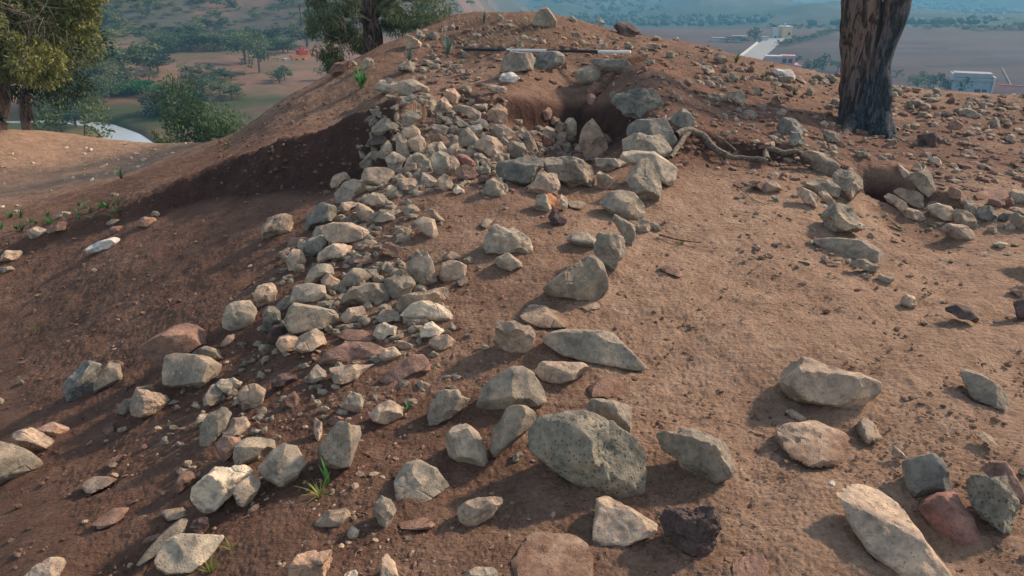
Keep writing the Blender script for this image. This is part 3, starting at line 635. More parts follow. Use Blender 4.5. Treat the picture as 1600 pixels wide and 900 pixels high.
C 1000,225 1010,185 1040,200 1035,230
G 890,410 940,385 1000,400 990,450 910,460
W 1030,400 1040,370 1090,380 1100,405 1050,415
G 1060,220 1100,200 1170,220 1120,250
O 590,385 600,365 640,410 620,415
G 660,400 690,365 740,380 720,430 670,430
R 470,440 500,400 600,380 620,420 540,460 480,470
W 1520,510 1550,460 1600,455 1640,490 1600,520||whitish round pebble on the sand just below the split boulder
W 1500,110 1520,85 1560,125 1530,130
W 213,755 235,750 240,765 220,770
T 1440,530 1480,540 1560,545 1550,580 1470,570
'''
def hull(pts):
    pts = sorted(map(tuple, pts)); 
    def half(ps):
        h = []
        for p in ps:
            while len(h) > 1 and (h[-1][0] - h[-2][0]) * (p[1] - h[-2][1]) - (h[-1][1] - h[-2][1]) * (p[0] - h[-2][0]) <= 0: h.pop()
            h.append(p)
        return h
    a = half(pts); b_ = half(pts[::-1]); return a[:-1] + b_[:-1]
def parse_rocks():
    out = []; o = (0, 0, 1)
    for ln in ROCKS.strip().splitlines():
        if ln.startswith('@'): o = tuple(map(float, ln[1:].split())); continue
        head, *rest = ln.split('|'); fl, co = head.split(' ', 1); anchor = rest[0].strip() if rest else ''; label = rest[1].strip() if len(rest) > 1 else ''
        pts = [tuple(map(float, t.split(','))) for t in co.split()]; pts = [(o[0] + x / o[2], o[1] + y / o[2]) for x, y in pts]
        P2 = np.array(hull(pts)); B_ = np.roll(P2, -1, 0); cr = P2[:, 0] * B_[:, 1] - B_[:, 0] * P2[:, 1]; ar = abs(cr.sum() / 2); cu = P2.mean(0)
        out.append(dict(code=fl[0], flags=fl[1:], pts=pts, area=ar, c=cu, anchor=anchor, label=label, w=np.ptp(P2[:, 0]), h=np.ptp(P2[:, 1])))
    return out
rocks = parse_rocks()
# ------------------------------------------------------------------ the ground sheet
def ground_material():
    m, nt, b = newmat('soil'); g = N(nt)
    geo = g.new('ShaderNodeNewGeometry'); P = geo.outputs['Position']
    at = g.new('ShaderNodeAttribute', attribute_name='zone', attribute_type='GEOMETRY')
    sep = g.new('ShaderNodeSeparateColor'); g.link(at.outputs['Color'], sep.inputs[0])
    dry, cut, far = sep.outputs[0], sep.outputs[1], sep.outputs[2]
    at2 = g.new('ShaderNodeAttribute', attribute_name='cover', attribute_type='GEOMETRY')
    big = g.noise(P, 1.3, 6, .6); mid = g.noise(P, 7, 8, .65); fine = g.noise(P, 60, 6, .7); grit = g.noise(P, 260, 3, .6)
    damp = g.ramp(mid, [(.25, (.105, .057, .040)), (.5, (.155, .088, .061)), (.75, (.212, .127, .088))])
    pale = g.ramp(mid, [(.25, (.222, .135, .088)), (.5, (.325, .210, .140)), (.78, (.425, .290, .200))])
    f = g.math('ADD', dry, g.math('MULTIPLY', g.math('SUBTRACT', big, .5), .9)); f = g.math('ADD', f, g.math('MULTIPLY', g.math('SUBTRACT', fine, .5), .5))
    st = g.new('ShaderNodeMapping'); st.inputs['Rotation'].default_value = (0, 0, .5); st.inputs['Scale'].default_value = (1, 5, 1); g.link(P, st.inputs[0]); sn = g.noise(st.outputs[0], 3.2, 6, .62)
    f = g.math('ADD', f, g.math('MULTIPLY', g.math('SUBTRACT', sn, .5), .55)); fc = g.ramp(f, [(.2, 0.0), (.8, 1.0)])
    col = g.mix(damp, pale, fc)
    cut_hollow_c = g.ramp(mid, [(.3, (.050, .027, .021)), (.55, (.080, .043, .032)), (.8, (.125, .068, .05))])
    col = g.mix(col, cut_hollow_c, g.ramp(g.math('ADD', cut, g.math('MULTIPLY', g.math('SUBTRACT', mid, .5), .7)), [(.25, 0.0), (.75, 1.0)]))
    col = g.mix(col, g.ramp(fine, [(.3, .62), (.7, 1.25)]), .55, 'MULTIPLY')
    # straw bits, pale specks and dark crumbs lying in the soil
    vs = g.vor(P, 95); sp = g.ramp(vs.outputs['Distance'], [(.06, 1.0), (.16, 0.0)]); pick = g.ramp(g.noise(P, 34, 2), [(.58, 0.0), (.64, 1.0)])
    col = g.mix(col, (.42, .34, .27), g.math('MULTIPLY', sp, pick))
    vd = g.vor(P, 55); dk = g.ramp(vd.outputs['Distance'], [(.08, 1.0), (.22, 0.0)]); pick2 = g.ramp(g.noise(P, 21, 3), [(.52, 0.0), (.6, 1.0)])
    col = g.mix(col, (.045, .025, .018), g.math('MULTIPLY', g.math('MULTIPLY', dk, pick2), .75))
    # far fields carry their own colours
    fn = g.noise(P, .05, 6, .6); fcol = g.mix(at2.outputs['Color'], g.ramp(fn, [(.3, .72), (.7, 1.3)]), .6, 'MULTIPLY')
    fn2 = g.noise(P, .6, 5, .65); fcol = g.mix(fcol, g.ramp(fn2, [(.3, .7), (.7, 1.3)]), .5, 'MULTIPLY')
    col = g.mix(col, fcol, far)
    g.link(col, b.inputs['Base Color']); b.inputs['Roughness'].default_value = 1.0; b.inputs['Specular IOR Level'].default_value = 0.08
    clod = g.vor(P, 38).outputs['Distance']
    h = g.math('ADD', g.math('MULTIPLY', fine, 1.0), g.math('MULTIPLY', grit, .35)); h = g.math('ADD', h, g.math('MULTIPLY', clod, -.35))
    h = g.math('ADD', h, g.math('MULTIPLY', mid, 1.6)); h = g.math('ADD', h, g.math('MULTIPLY', g.noise(st.outputs[0], 9, 6, .65), 2.2)); h = g.math('ADD', h, g.math('MULTIPLY', g.math('MULTIPLY', dk, pick2), 1.0))
    g.link(g.bump(h, 0.015, 1.0), b.inputs['Normal']); return m
M_SOIL = ground_material()

unit2 = lambda a: a / np.linalg.norm(a)
th0, th1 = -1.35, 1.35
ths = np.concatenate([np.linspace(th0, -.66, 60, endpoint=False), np.linspace(-.66, .66, 1050), np.linspace(.66, th1, 61)[1:]])
rs = np.concatenate([np.geomspace(.3, 1.35, 40, endpoint=False), np.geomspace(1.35, 9.5, 760, endpoint=False), np.geomspace(9.5, 22, 150, endpoint=False), np.geomspace(22, 300, 200, endpoint=False), np.geomspace(300, 6000, 120)])
TH, RR = np.meshgrid(ths, rs); gx = (np.sin(TH) * RR).ravel(); gy = (np.cos(TH) * RR).ravel(); GXY = np.stack([gx, gy], 1)
gr = RR.ravel(); gz, gcut_hollow = zfull(GXY, True)
nearw = 1 - sstep(16, 26, gr)
def pix_of(x, y, z):
    X = x; Yv = y; Z = z - CAM_Z; d = Yv * CP - Z * SP; up = Yv * SP + Z * CP
    return 800 + F_PX * X / d, 450 - F_PX * up / d
gu, gv = pix_of(gx, gy, gz)
und = np.zeros(len(gr))
mi = gr < 14; q = GXY[mi]; nn = fbm(q * 34, 3, 60, .55); cl = vnoise(q * 15, 77)
und[mi] += 0.0055 * nn + 0.004 * np.clip(cl - .25, 0, 1) ** 1.2 + 0.0025 * vnoise(q * 95, 91)
# rills running down the left slope
wl = sstep(620, 380, gu) * sstep(230, 330, gv) * nearw
along = (gx * .86 + gy * .5); across = (-gx * .5 + gy * .86)
und += wl * 0.02 * vnoise(np.stack([along * .9, across * 6], 1), 31)
wr = sstep(950, 1150, gu) * sstep(330, 420, gv) * nearw
und += wr * 0.020 * vnoise(np.stack([along * 2.2, across * 7], 1), 35)
und += gcut_hollow * (0.012 * vnoise(GXY * 16, 81) + 0.010 * vnoise(GXY * 45, 82))
fm = gr > 120
und[fm] += (fbm(GXY[fm] / 90, 5, 101, .5) * (np.clip((gr[fm] - 150) / 250, 0, 1) * 6 + np.clip((gr[fm] - 330) / 400, 0, 1) * 16))
gz = gz + und * np.where(fm, 1, nearw)
# soil banked against the foot of every stone
collar = np.zeros(len(gr)); NCOL = len(ths)
for r_ in rocks:
    if 'e' in r_['flags']: continue
    b_ = ground(r_['c'][0], min(max(q_[1] for q_ in r_['pts']), 930)); t_ = np.linalg.norm(b_ - CAMP); s_ = math.sqrt(r_['area']) * t_ / F_PX; cen = b_[:2] + unit2(b_[:2]) *   .34 * s_
    rc = np.hypot(*cen); a0 = math.atan2(cen[0], cen[1]); i0, i1 = np.searchsorted(rs, [rc - 1.5 * s_, rc + 1.5 * s_]); j0, j1 = np.searchsorted(ths, [a0 - 1.5 * s_ / rc, a0 + 1.5 * s_ / rc])
    ii = (np.arange(i0, i1)[:, None] * NCOL + np.arange(j0, j1)[None]).ravel()
    if not len(ii): continue
    dd = np.hypot(gx[ii] - cen[0], gy[ii] - cen[1]) / s_; collar[ii] = np.maximum(collar[ii], .095 * min(s_, .22) * np.exp(-(dd / .66) ** 2))
gz = gz + collar * (1 + .5 * vnoise(GXY * 11, 131))
# river bed on the left
RIV = np.array([at_r(196, 240, 48)[:2], at_r(200, 222, 55)[:2], at_r(212, 200, 62)[:2], at_r(212, 186, 66)[:2], at_r(182, 170, 74)[:2], at_r(150, 158, 80)[:2], at_r(90, 150, 84)[:2], at_r(-60, 146, 88)[:2]])
RW = [.5, .5, .6, .6, .5, .1, .05, .05]
def poly_dist(q, X, wid=None):
    best = np.full(len(q), 1e9); ww = np.zeros(len(q))
    for i in range(len(X) - 1):
        a, b = X[i], X[i + 1]; ab = b - a; t = np.clip((q - a) @ ab / (ab @ ab), 0, 1); d = np.hypot(*(q - a - t[:, None] * ab).T); u = d < best
        best[u] = d[u]
        if wid is not None: ww[u] = (wid[i] + (wid[i + 1] - wid[i]) * t)[u]
    return best, ww
m_ = (gr > 35) & (gr < 110) & (gx < 5); dist, ww = poly_dist(GXY[m_], RIV, RW)
gz[m_] -= 1.3 * np.exp(-(np.maximum(dist - ww, 0) / 1.0) ** 2)
# soil colour zones (red: dry pale, green: fresh dark cut and painted hollow shade, blue: far land with its own colour)
dry = np.full(len(gr), .46)
dry = dry + .42 * sstep(820, 1050, gu) * sstep(250, 330, gv) * sstep(900, 560, gv)
dry = dry + .25 * sstep(1000, 1250, gu) * sstep(500, 700, gv)
dry = dry - .30 * sstep(640, 430, gu) * sstep(180, 260, gv)
dry = dry - .15 * sstep(600, 800, gv) * sstep(900, 500, gu)
dry = dry + .7 * sstep(9.0, 11, gr) * sstep(380, 250, gu)
dry = dry - .18 * sstep(110, 85, gv) - .18 * np.exp(-((gu - 640) / 170) ** 2 - ((gv - 700) / 110) ** 2)
dry = dry - .22 * sstep(285, 235, gv) * sstep(900, 1000, gu) * sstep(9.5, 8.5, gr)
dry = dry + .25 * np.exp(-((gu - 1120) / 230) ** 2 - ((gv - 470) / 110) ** 2)
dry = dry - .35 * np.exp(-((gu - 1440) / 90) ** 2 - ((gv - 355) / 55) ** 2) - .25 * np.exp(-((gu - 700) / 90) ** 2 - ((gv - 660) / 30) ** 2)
farw = sstep(17, 24, gr)
cov = np.zeros((len(gr), 4), np.float32); cov[:, 3] = 1
def put(mask, c):
    for k in range(3): cov[:, k] = cov[:, k] * (1 - mask) + c[k] * mask
put(np.ones(len(gr)), (.10, .075, .05))
n1 = fbm(GXY / 16, 4, 201); n2 = fbm(GXY / 45, 4, 211)
left = gx < 0.02 * gr
put(left * sstep(-.1, .25, n1) * 1.0, (.055, .065, .03))
put(left * sstep(85, 92, gr) * sstep(155, 140, gr), (.17, .10, .068))
put(left * sstep(85, 92, gr) * sstep(155, 140, gr) * sstep(.15, .35, n1) * .7, (.09, .08, .045))
put(left * sstep(140, 155, gr), (.150, .095, .072)); put(left * sstep(140, 155, gr) * sstep(-.3, .1, n1 + .5 * sstep(340, 240, gu)) * .8, (.060, .064, .046))
put((gr < 85) * left * sstep(40, 55, gr) * sstep(.0, .3, n2), (.16, .10, .06))
rt = ~left
put(rt * sstep(90, 110, gr), (.062, .038, .036))
band = rt * sstep(205, 210, gr) * sstep(235, 230, gr); put(band, (.085, .052, .048))
n3 = fbm(np.stack([gx / 30, gy / 9], 1), 4, 231); put(rt * sstep(120, 130, gr) * sstep(.0, .3, n3) * .5, (.095, .055, .045)); put(rt * sstep(120, 130, gr) * sstep(-.05, -.35, n3) * .5, (.042, .032, .034))
for rr_, a0_, a1_ in ((178, .30, .46), (196, .50, .58), (158, .44, .75), (222, .30, .52)):
    ta = np.arctan2(gx, gy); put(rt * np.exp(-((gr - rr_ - 14 * np.sin(ta * 9 + rr_)) / 1.6) ** 2) * (ta > a0_) * (ta < a1_) * .75, (.028, .030, .022))
put(rt * sstep(236, 262, gr), (.09, .06, .052)); put(rt * sstep(265, 300, gr), (.040, .047, .036)); put(rt * sstep(330, 600, gr) * sstep(.05, .35, n2) * .5, (.10, .08, .062))
zone = np.stack([np.clip(dry, 0, 1), np.clip(gcut_hollow, 0, 1), farw, np.ones(len(gr))], 1).astype(np.float32)
nr, nc = len(rs), len(ths); idx = np.arange(nr * nc).reshape(nr, nc)
quads = np.stack([idx[:-1, :-1], idx[:-1, 1:], idx[1:, 1:], idx[1:, :-1]], -1).reshape(-1)
me = mesh_from('ground', np.stack([gx, gy, gz], 1), quads[::1], 4, M_SOIL)
me.flip_normals() if me.polygons[0].normal.z < 0 else None
for nm, arr in (('zone', zone), ('cover', cov)):
    a = me.attributes.new(nm, 'FLOAT_COLOR', 'POINT'); a.data.foreach_set('color', arr.ravel())
link('ground', me, kind='structure', label='reddish brown stony soil of the mound running down to the valley and hills')
# ------------------------------------------------------------------ stone materials
STONE = {'G': (.272, .222, .164), 'B': (.165, .152, .126), 'T': (.345, .255, .180), 'C': (.46, .375, .27), 'R': (.215, .130, .095), 'D': (.095, .065, .056),
         'P': (.225, .195, .145), 'O': (.38, .245, .165), 'A': (.55, .25, .12), 'W': (.52, .48, .42), 'K': (.24, .125, .095)}
def stone_material(code):
    m, nt, b = newmat('stone ' + {'G': 'grey', 'B': 'blue grey', 'T': 'tan', 'C': 'cream', 'R': 'red brown', 'D': 'dark', 'P': 'pitted', 'O': 'orange brown', 'A': 'amber', 'W': 'white', 'K': 'brick red'}[code]); g = N(nt)
    tc = g.new('ShaderNodeTexCoord'); oi = g.new('ShaderNodeObjectInfo')
    off = g.new('ShaderNodeVectorMath', operation='MULTIPLY_ADD'); g.link(oi.outputs['Random'], off.inputs[0]); off.inputs[1].default_value = (37, 53, 71); g.link(tc.outputs['Object'], off.inputs[2]); P = off.outputs[0]
    c = np.array(STONE[code]); n1 = g.noise(P, 9, 6, .62, .3); n2 = g.noise(P, 34, 6, .7); n3 = g.noise(P, 150, 4, .65)
    tint = {'G': ((.95, 1, 1.0), (1.12, 1.03, .9)), 'B': ((.88, 1, 1.02), (1.15, 1.08, .95)), 'P': ((.92, 1, .98), (1.12, 1.02, .88))}.get(code, ((.92, .97, 1.02), (1.08, 1.02, .94)))
    col = g.ramp(n1, [(.28, tuple(c * .55 * np.array(tint[0]))), (.5, tuple(c)), (.72, tuple(np.minimum(c * 1.42 * np.array(tint[1]), .8)))])
    col = g.mix(col, g.ramp(n2, [(.3, .5), (.5, 1.0), (.72, 1.35)]), .85, 'MULTIPLY')
    # per stone brightness
    rr = g.ramp(oi.outputs['Random'], [(0, .80), (1, 1.18)]); col = g.mix(col, rr, 1.0, 'MULTIPLY')
    # pale lichen rosettes; dark specks over the bump pits
    v = g.vor(P, 26); li = g.ramp(g.math('ADD', v.outputs['Distance'], g.math('MULTIPLY', n2, .5)), [(.38, 1.0), (.46, 0.0)])
    lm = g.ramp(g.noise(P, 5, 3), [(.5, 0.0), (.62, 1.0)])
    lic = {'G': (.37, .35, .29), 'B': (.28, .29, .26), 'P': (.34, .32, .25), 'T': (.42, .37, .29)}.get(code, tuple(np.minimum(c * 1.25, .75)))
    col = g.mix(col, lic, g.math('MULTIPLY', g.math('MULTIPLY', li, lm), .6))
    dk = g.vor(P, 85 if code != 'P' else 60); dm = g.ramp(dk.outputs['Distance'], [(.10, 1.0), (.24, 0.0)]); dp = g.ramp(n1, [(.45, 0.0), (.6, 1.0)])
    col = g.mix(col, tuple(c * .3), g.math('MULTIPLY', g.math('MULTIPLY', dm, dp), .65 if code != 'P' else .4))
    # soil stuck to the foot of the stone and dusted over it
    at = g.new('ShaderNodeAttribute', attribute_name='dirt', attribute_type='GEOMETRY')
    d = g.math('ADD', at.outputs['Fac'], g.math('MULTIPLY', g.math('SUBTRACT', g.noise(P, 14, 7, .7), .5), .9))
    df = g.ramp(d, [(.35, 0.0), (.75, .92)]); col = g.mix(col, g.ramp(n2, [(.3, (.10, .05, .032)), (.7, (.22, .125, .08))]), df)
    g.link(col, b.inputs['Base Color']); b.inputs['Roughness'].default_value = .92; b.inputs['Specular IOR Level'].default_value = .18
    h = g.math('ADD', g.math('MULTIPLY', n2, 1.0), g.math('MULTIPLY', n3, .45)); h = g.math('ADD', h, g.math('MULTIPLY', dm, -.35 if code != 'P' else -1.3))
    cr = g.ramp(g.vor(P, 7, 'DISTANCE_TO_EDGE').outputs['Distance'], [(.0, 0.0), (.035, 1.0)]); crm = g.ramp(g.noise(P, 4, 3), [(.56, 0.0), (.62, 1.0)])
    h = g.math('ADD', h, g.math('MULTIPLY', g.math('MULTIPLY', g.math('SUBTRACT', cr, 1.0), crm), .8))
    g.link(g.bump(h, .008 if code != 'P' else .012, .95), b.inputs['Normal']); return m
M_ST = {k: stone_material(k) for k in STONE}

_ico = {}
def ico(n):
    if n not in _ico:
        bm = bmesh.new(); bmesh.ops.create_icosphere(bm, subdivisions=n, radius=1); bm.verts.ensure_lookup_table()
        v = np.array([x.co[:] for x in bm.verts]); f = np.array([[a.index for a in p.verts] for p in bm.faces]); bm.free(); _ico[n] = (v / np.linalg.norm(v, axis=1)[:, None], f)
    return _ico[n]
def gnormal(x, y, e=.12):
    z = zfull([[x - e, y], [x + e, y], [x, y - e], [x, y + e]]); n = np.array([z[0] - z[1], z[2] - z[3], 2 * e]); return n / np.linalg.norm(n)
unit = lambda a: a / np.linalg.norm(a)
def rock_mesh(outline, flags, seed, area, pitted=0, noscoop=False):
    R = np.random.default_rng(seed); hp = hull(outline); P2 = np.array(hp); cu = P2.mean(0)
    A = P2; B_ = np.roll(P2, -1, 0); cr = A[:, 0] * B_[:, 1] - B_[:, 0] * A[:, 1]; ar = cr.sum() / 2; cu = ((A + B_) * cr[:, None]).sum(0) / (6 * ar)
    vb = P2[:, 1].max(); ub = cu[0]; flush = 'e' in flags; flat = 'f' in flags
    vb_ = min(vb, 930); pb = ground(ub, vb_)
    gn = gnormal(pb[0], pb[1])
    if gn[2] < .8: gn = unit(gn * .35 + np.array([0, 0, 1.0]))
    view = unit(np.array([pb[0], pb[1], 0.0])); stand = -view
    lay = 1.0 if flush else .72 if flat else .12 if 't' in flags else .36
    nm = unit(stand * (1 - lay) + gn * lay * 1.1 + np.array([0, 0, 1e-3]))
    tb = np.linalg.norm(pb - CAMP); pxm = tb / F_PX; size = math.sqrt(abs(ar)) * pxm
    base = pb + gn * (.012 if flush else 0) - stand * (0 if flush or flat else .10 * size)
    pts = []
    for u, v in hp:
        d = ray(u, v); den = d @ nm; t = ((base - CAMP) @ nm) / den if abs(den) > 1e-4 else tb
        t = min(max(t, tb - 1.5 * size - .02), tb + 3.5 * size + .02); pts.append(CAMP + d * t)
    pts = np.array(pts); dc = ray(*cu); tc_ = min(max(((base - CAMP) @ nm) / (dc @ nm), tb - 1.5 * size - .02), tb + 3.5 * size + .02); c = CAMP + dc * tc_
    rel = pts - c; ext = np.linalg.norm(rel, axis=1); mn = size * .5
    Df = mn * (.16 if flush else .42 if flat else R.uniform(.62, .95)); Db = mn * (.8 if flush else .8 if flat else 1.05)
    vd = unit(c - CAMP); N_, H_ = [], []
    k = len(pts); elen = np.mean([np.linalg.norm(rel[(i + 1) % k] - rel[i]) for i in range(k)])
    soft = 'r' in flags or flush
    for i in range(k):
        a, b2 = rel[i], rel[(i + 1) % k]
        if np.linalg.norm(b2 - a) < 1e-5: continue
        vm = unit(c + (a + b2) / 2 - CAMP); e = np.cross(b2 - a, vm); e = unit(e); e = e * np.sign(e @ ((a + b2) / 2) or 1)
        N_.append(e); H_.append(max(e @ a, 1e-3))
        bf = math.radians(R.normal(34, 12)) if soft and R.random() < .7 else math.radians(R.uniform(3, 9)); bf = min(max(bf, .05), 1.1)
        n = unit(e * math.cos(bf) - vm * math.sin(bf)); N_.append(n); H_.append(max(n @ a, n @ b2))
        bb = math.radians(R.uniform(15, 45)); n = unit(e * math.cos(bb) + vm * math.sin(bb)); N_.append(n); H_.append(max(n @ a, n @ b2) * 1.02)
    # the broken faces towards the open side: each plane runs from a ridge on the front face to the outline
    fn_ = unit(nm * (1 if flush or flat else .45) - vd * (.25 if flush else 1) + R.normal(0, .10 if flush else .16, 3)); ri = unit(np.cross(vd, [0, 0, 1.0])); upv = np.cross(ri, vd)
    N_.append(fn_); H_.append(max(Df * (fn_ @ -vd if not (flush or flat) else 1), (.97 if flush else .80) * (rel @ fn_).max()))
    if not flush:
        big_ = area > 3000
        cand = [(R.normal(8, 14), 1.0, R.uniform(.30, .78)), (R.normal(88, 22), .85, R.uniform(.25, .8)), (R.normal(180, 22), .6, R.uniform(.35, .85)), (R.normal(-90, 22), .55, R.uniform(.45, .9)), (R.uniform(30, 60), .5, R.uniform(.5, .85)), (R.uniform(115, 150), .4, R.uniform(.5, .85)), (R.uniform(-150, -30), .4, R.uniform(.55, .85))]
        for ang, pr, rho in cand:
            if R.random() > pr * (.75 if 's' in flags and ang > 30 else 1): continue
            a_ = math.radians(ang); dr = ri * math.cos(a_) + upv * math.sin(a_); RR_ = max((rel @ dr).max(), 1e-3); dep = Df * R.uniform(.8, 1.0); n = unit(dr * .92 * dep + (-vd) * (1 - rho) * RR_ + R.normal(0, .05, 3) * dep); q0 = dr * rho * RR_ - vd * dep; N_.append(n); H_.append(max(n @ q0, .90 * (rel @ n).max()))
        for j in range(3 if big_ else 2):      # chipped corners
            n = R.normal(0, 1, 3); n = unit(n - vd * (n @ vd + abs(n @ vd))); N_.append(n); H_.append(max(.6 * Df, R.uniform(.88, .97) * (rel @ n).max()))
    N_.append(vd); H_.append(Db); N_.append(np.array([0, 0, -1.0])); H_.append(max(.2 * size, -rel[:, 2].min() + .12 * size))
    N_ = np.array(N_); H_ = np.array(H_)
    lvl = 5 if area > 1500 else 4 if area > 250 else 3
    org = vd * .5 * (Db - Df); H_ = np.maximum(H_ - N_ @ org, 1e-3)
    if pitted: lvl = 6
    D, F = ico(lvl)
    # stretch the sampling directions to the outline
    ex = rel[np.argmax(ext)]; ax = unit(ex); az_ = vd - ax * (vd @ ax); az_ = unit(az_); ay = np.cross(az_, ax); by = max(np.abs(rel @ ay).max(), 1e-3)
    Dd = D[:, :1] * ax * np.abs(rel @ ax).max() + D[:, 1:2] * ay * by + D[:, 2:] * az_ * (Df + Db) * .5; Dd /= np.linalg.norm(Dd, axis=1)[:, None]
    q = np.maximum(Dd @ N_.T, 1e-4) / H_[None]; p = 40.0 if 'r' in flags else 220.0
    qm = q.max(1); rad = 1.0 / (qm * (((q / qm[:, None]) ** p).sum(1)) ** (1 / p)); rad *= (1.06 if area > 2000 else 1.14 if area > 600 else 1.22) + .7 / p
    # scooped fracture scars
    for j in range(0 if flush or noscoop else 1 if 'r' in flags or flat else int(R.integers(1, 4)) if 's' in flags else int(R.integers(4, 8))):
        n = R.normal(0, 1, 3); n = unit(n - vd * (n @ vd + abs(n @ vd)) * .5 - vd * .35 + np.array([.25, 0, .2])); rs = 1.0 / max((N_ @ n / H_).max(), 1e-6); ro = size * R.uniform(.35, 1.3); de = min(size * R.uniform(.025, .075), .16 * rs) * (1.25 if 'x' in flags else 1); qc = n * (rs + ro - de)
        bq = Dd @ qc; di = bq * bq - (qc @ qc - ro * ro); m_ = (di > 0) & (bq > 0); r1 = bq[m_] - np.sqrt(di[m_]); rad[m_] = np.where(r1 > .4 * rad[m_], np.minimum(rad[m_], r1), rad[m_])
    V = Dd * rad[:, None] + org
    s = size; so = R.uniform(0, 90, 3)
    amp = .040 if 'x' in flags else .013 if 's' in flags else .024
    nrm_ = Dd
    n1 = fbm(V / (s * .42) + so, 3, seed, .5); n2 = fbm(V / (s * .13) + so, 3, seed + 5, .6); nr_ = fbm(V / (s * .3) + so, 3, seed + 9, .55, ridged=True)
    disp = s * amp * (1.5 * n1 + .75 * n2 - .7 * np.clip(nr_ - .35, 0, 1) * 2)
    if 'x' in flags: disp += -s * .05 * np.clip(fbm(V / (s * .22) + so, 2, seed + 20) - .12, 0, 1) * 1.6
    if 's' not in flags:            # broken ledges
        ldir = unit(R.normal(0, 1, 3) + np.array([0, 0, 1.2])); hgt = V @ ldir / (s * R.uniform(.14, .24)) + n1 * .8; fr = hgt - np.floor(hgt); disp += s * .016 * (sstep(0, .25, fr) - fr)
    if pitted == 1: disp -= s * .030 * np.clip(vnoise(V * np.array([1, 1, .55]) / (s * .045) + so, 5) - .18, 0, 1) + s * .02 * np.clip(vnoise(V * np.array([1, 1, .2]) / (s * .09) + so, 6) - .1, 0, 1)
    if pitted == 2: disp += s * .085 * fbm(V / (s * .26) + so, 3, 61, .5) - s * .035 * np.abs(vnoise(V / (s * .06) + so, 63))
    V = V + nrm_ * disp[:, None]
    Wd = V + c
    gz_ = zfull(Wd[:, :2]) ; hgt = Wd[:, 2] - gz_
    dirt = np.clip(.66 - hgt / (.30 * s + .015), .17, 1) + (.28 if flush else 0.0)
    return V, F, c, dirt, size
order = sorted(range(len(rocks)), key=lambda i: -rocks[i]['area'] - (1e6 if rocks[i]['label'] else 0)); keep = set(order[:300])

# labels: the landmarks have theirs; the others say their look and where they lie from the nearest landmarks
COLW = {'G': 'grey', 'B': 'dark blue-grey', 'T': 'tan', 'C': 'cream', 'R': 'brown', 'D': 'dark brown', 'P': 'grey', 'O': 'orange-brown', 'A': 'orange', 'W': 'whitish', 'K': 'red'}
anch = [r for r in rocks if r['anchor']]
def rel_word(d):
    a = math.degrees(math.atan2(-d[1], d[0]))
    return 'right of' if -28 < a <= 28 else 'up-right of' if 28 < a <= 62 else 'above' if 62 < a <= 118 else 'up-left of' if 118 < a <= 152 else 'left of' if a > 152 or a <= -152 else 'down-left of' if a <= -118 else 'below' if a <= -62 else 'down-right of'
def describe(r, level=1):
    a = r['area']; sz = 'tiny' if a < 170 else 'small' if a < 700 else 'mid-sized' if a < 2200 else 'large'
    sh = 'half-buried' if 'e' in r['flags'] else 'flat' if 'f' in r['flags'] else 'rounded' if 'r' in r['flags'] else 'upright' if r['h'] > 1.25 * r['w'] else 'long' if r['w'] > 1.9 * r['h'] else ''
    if sh == '' and r['h'] > r['w']: sh = 'blocky'
    near = sorted(anch, key=lambda q: np.hypot(*(r['c'] - q['c'])))
    s = ' '.join(x for x in (sz, sh, COLW[r['code']], 'stone') if x)
    s += ' ' + rel_word(r['c'] - near[0]['c']) + ' ' + near[0]['anchor']
    if level >= 2: s += ', ' + rel_word(r['c'] - near[1]['c']) + ' ' + near[1]['anchor']
    return s
todo = [i for i in sorted(keep) if not rocks[i]['label']]
ORD = ['uppermost', 'second from top', 'third from top', 'fourth from top', 'fifth from top', 'sixth from top', 'seventh from top', 'eighth from top']
for lev in (1, 2):          # size and shape words alone do not tell two stones apart: colour and place must
    seen = {}
    for i in todo: seen.setdefault(describe(rocks[i], lev).split(COLW[rocks[i]['code']] + ' stone', 1)[1] + rocks[i]['code'], []).append(i)
    nxt = []
    for s, ii in seen.items():
        if len(ii) == 1 and len(describe(rocks[ii[0]], lev).split()) <= 16: rocks[ii[0]]['label'] = describe(rocks[ii[0]], lev)
        elif lev == 2:
            ii = sorted(ii, key=lambda i: rocks[i]['c'][1])
            names = {1: [''], 2: ['upper', 'lower'], 3: ['uppermost', 'middle', 'lowest']}.get(len(ii), ORD)
            for n_, i in zip(names, ii):
                d_ = describe(rocks[i], 2); c_ = COLW[rocks[i]['code']]; short = c_ + d_.split(c_, 1)[1]
                d1 = describe(rocks[i], 1); rocks[i]['label'] = next((t for t in ((n_ + ' ' + d_).strip(), (n_ + ' ' + short).strip(), (n_ + ' ' + d1).strip()) if len(t.split()) <= 16), d1)
        else: nxt += ii
    todo = nxt
def region(r):
    u, v = r['c']
    if v < 130: return 'stones on the crest and far slope'
    if u > 1150 and v < 500: return 'stones along the right-hand trench'
    if u > 775 and v < 420: return 'stones of the ring round the pit'
    if v < 305: return 'rubble of the stone wall'
    if v < 480: return 'stones of the middle wall'
    return 'stones on the lower left slope' if u < 420 else 'stones scattered over the foreground'
rock_objs = []
rub_v, rub_f, rub_d, nv = [], [], [], 0
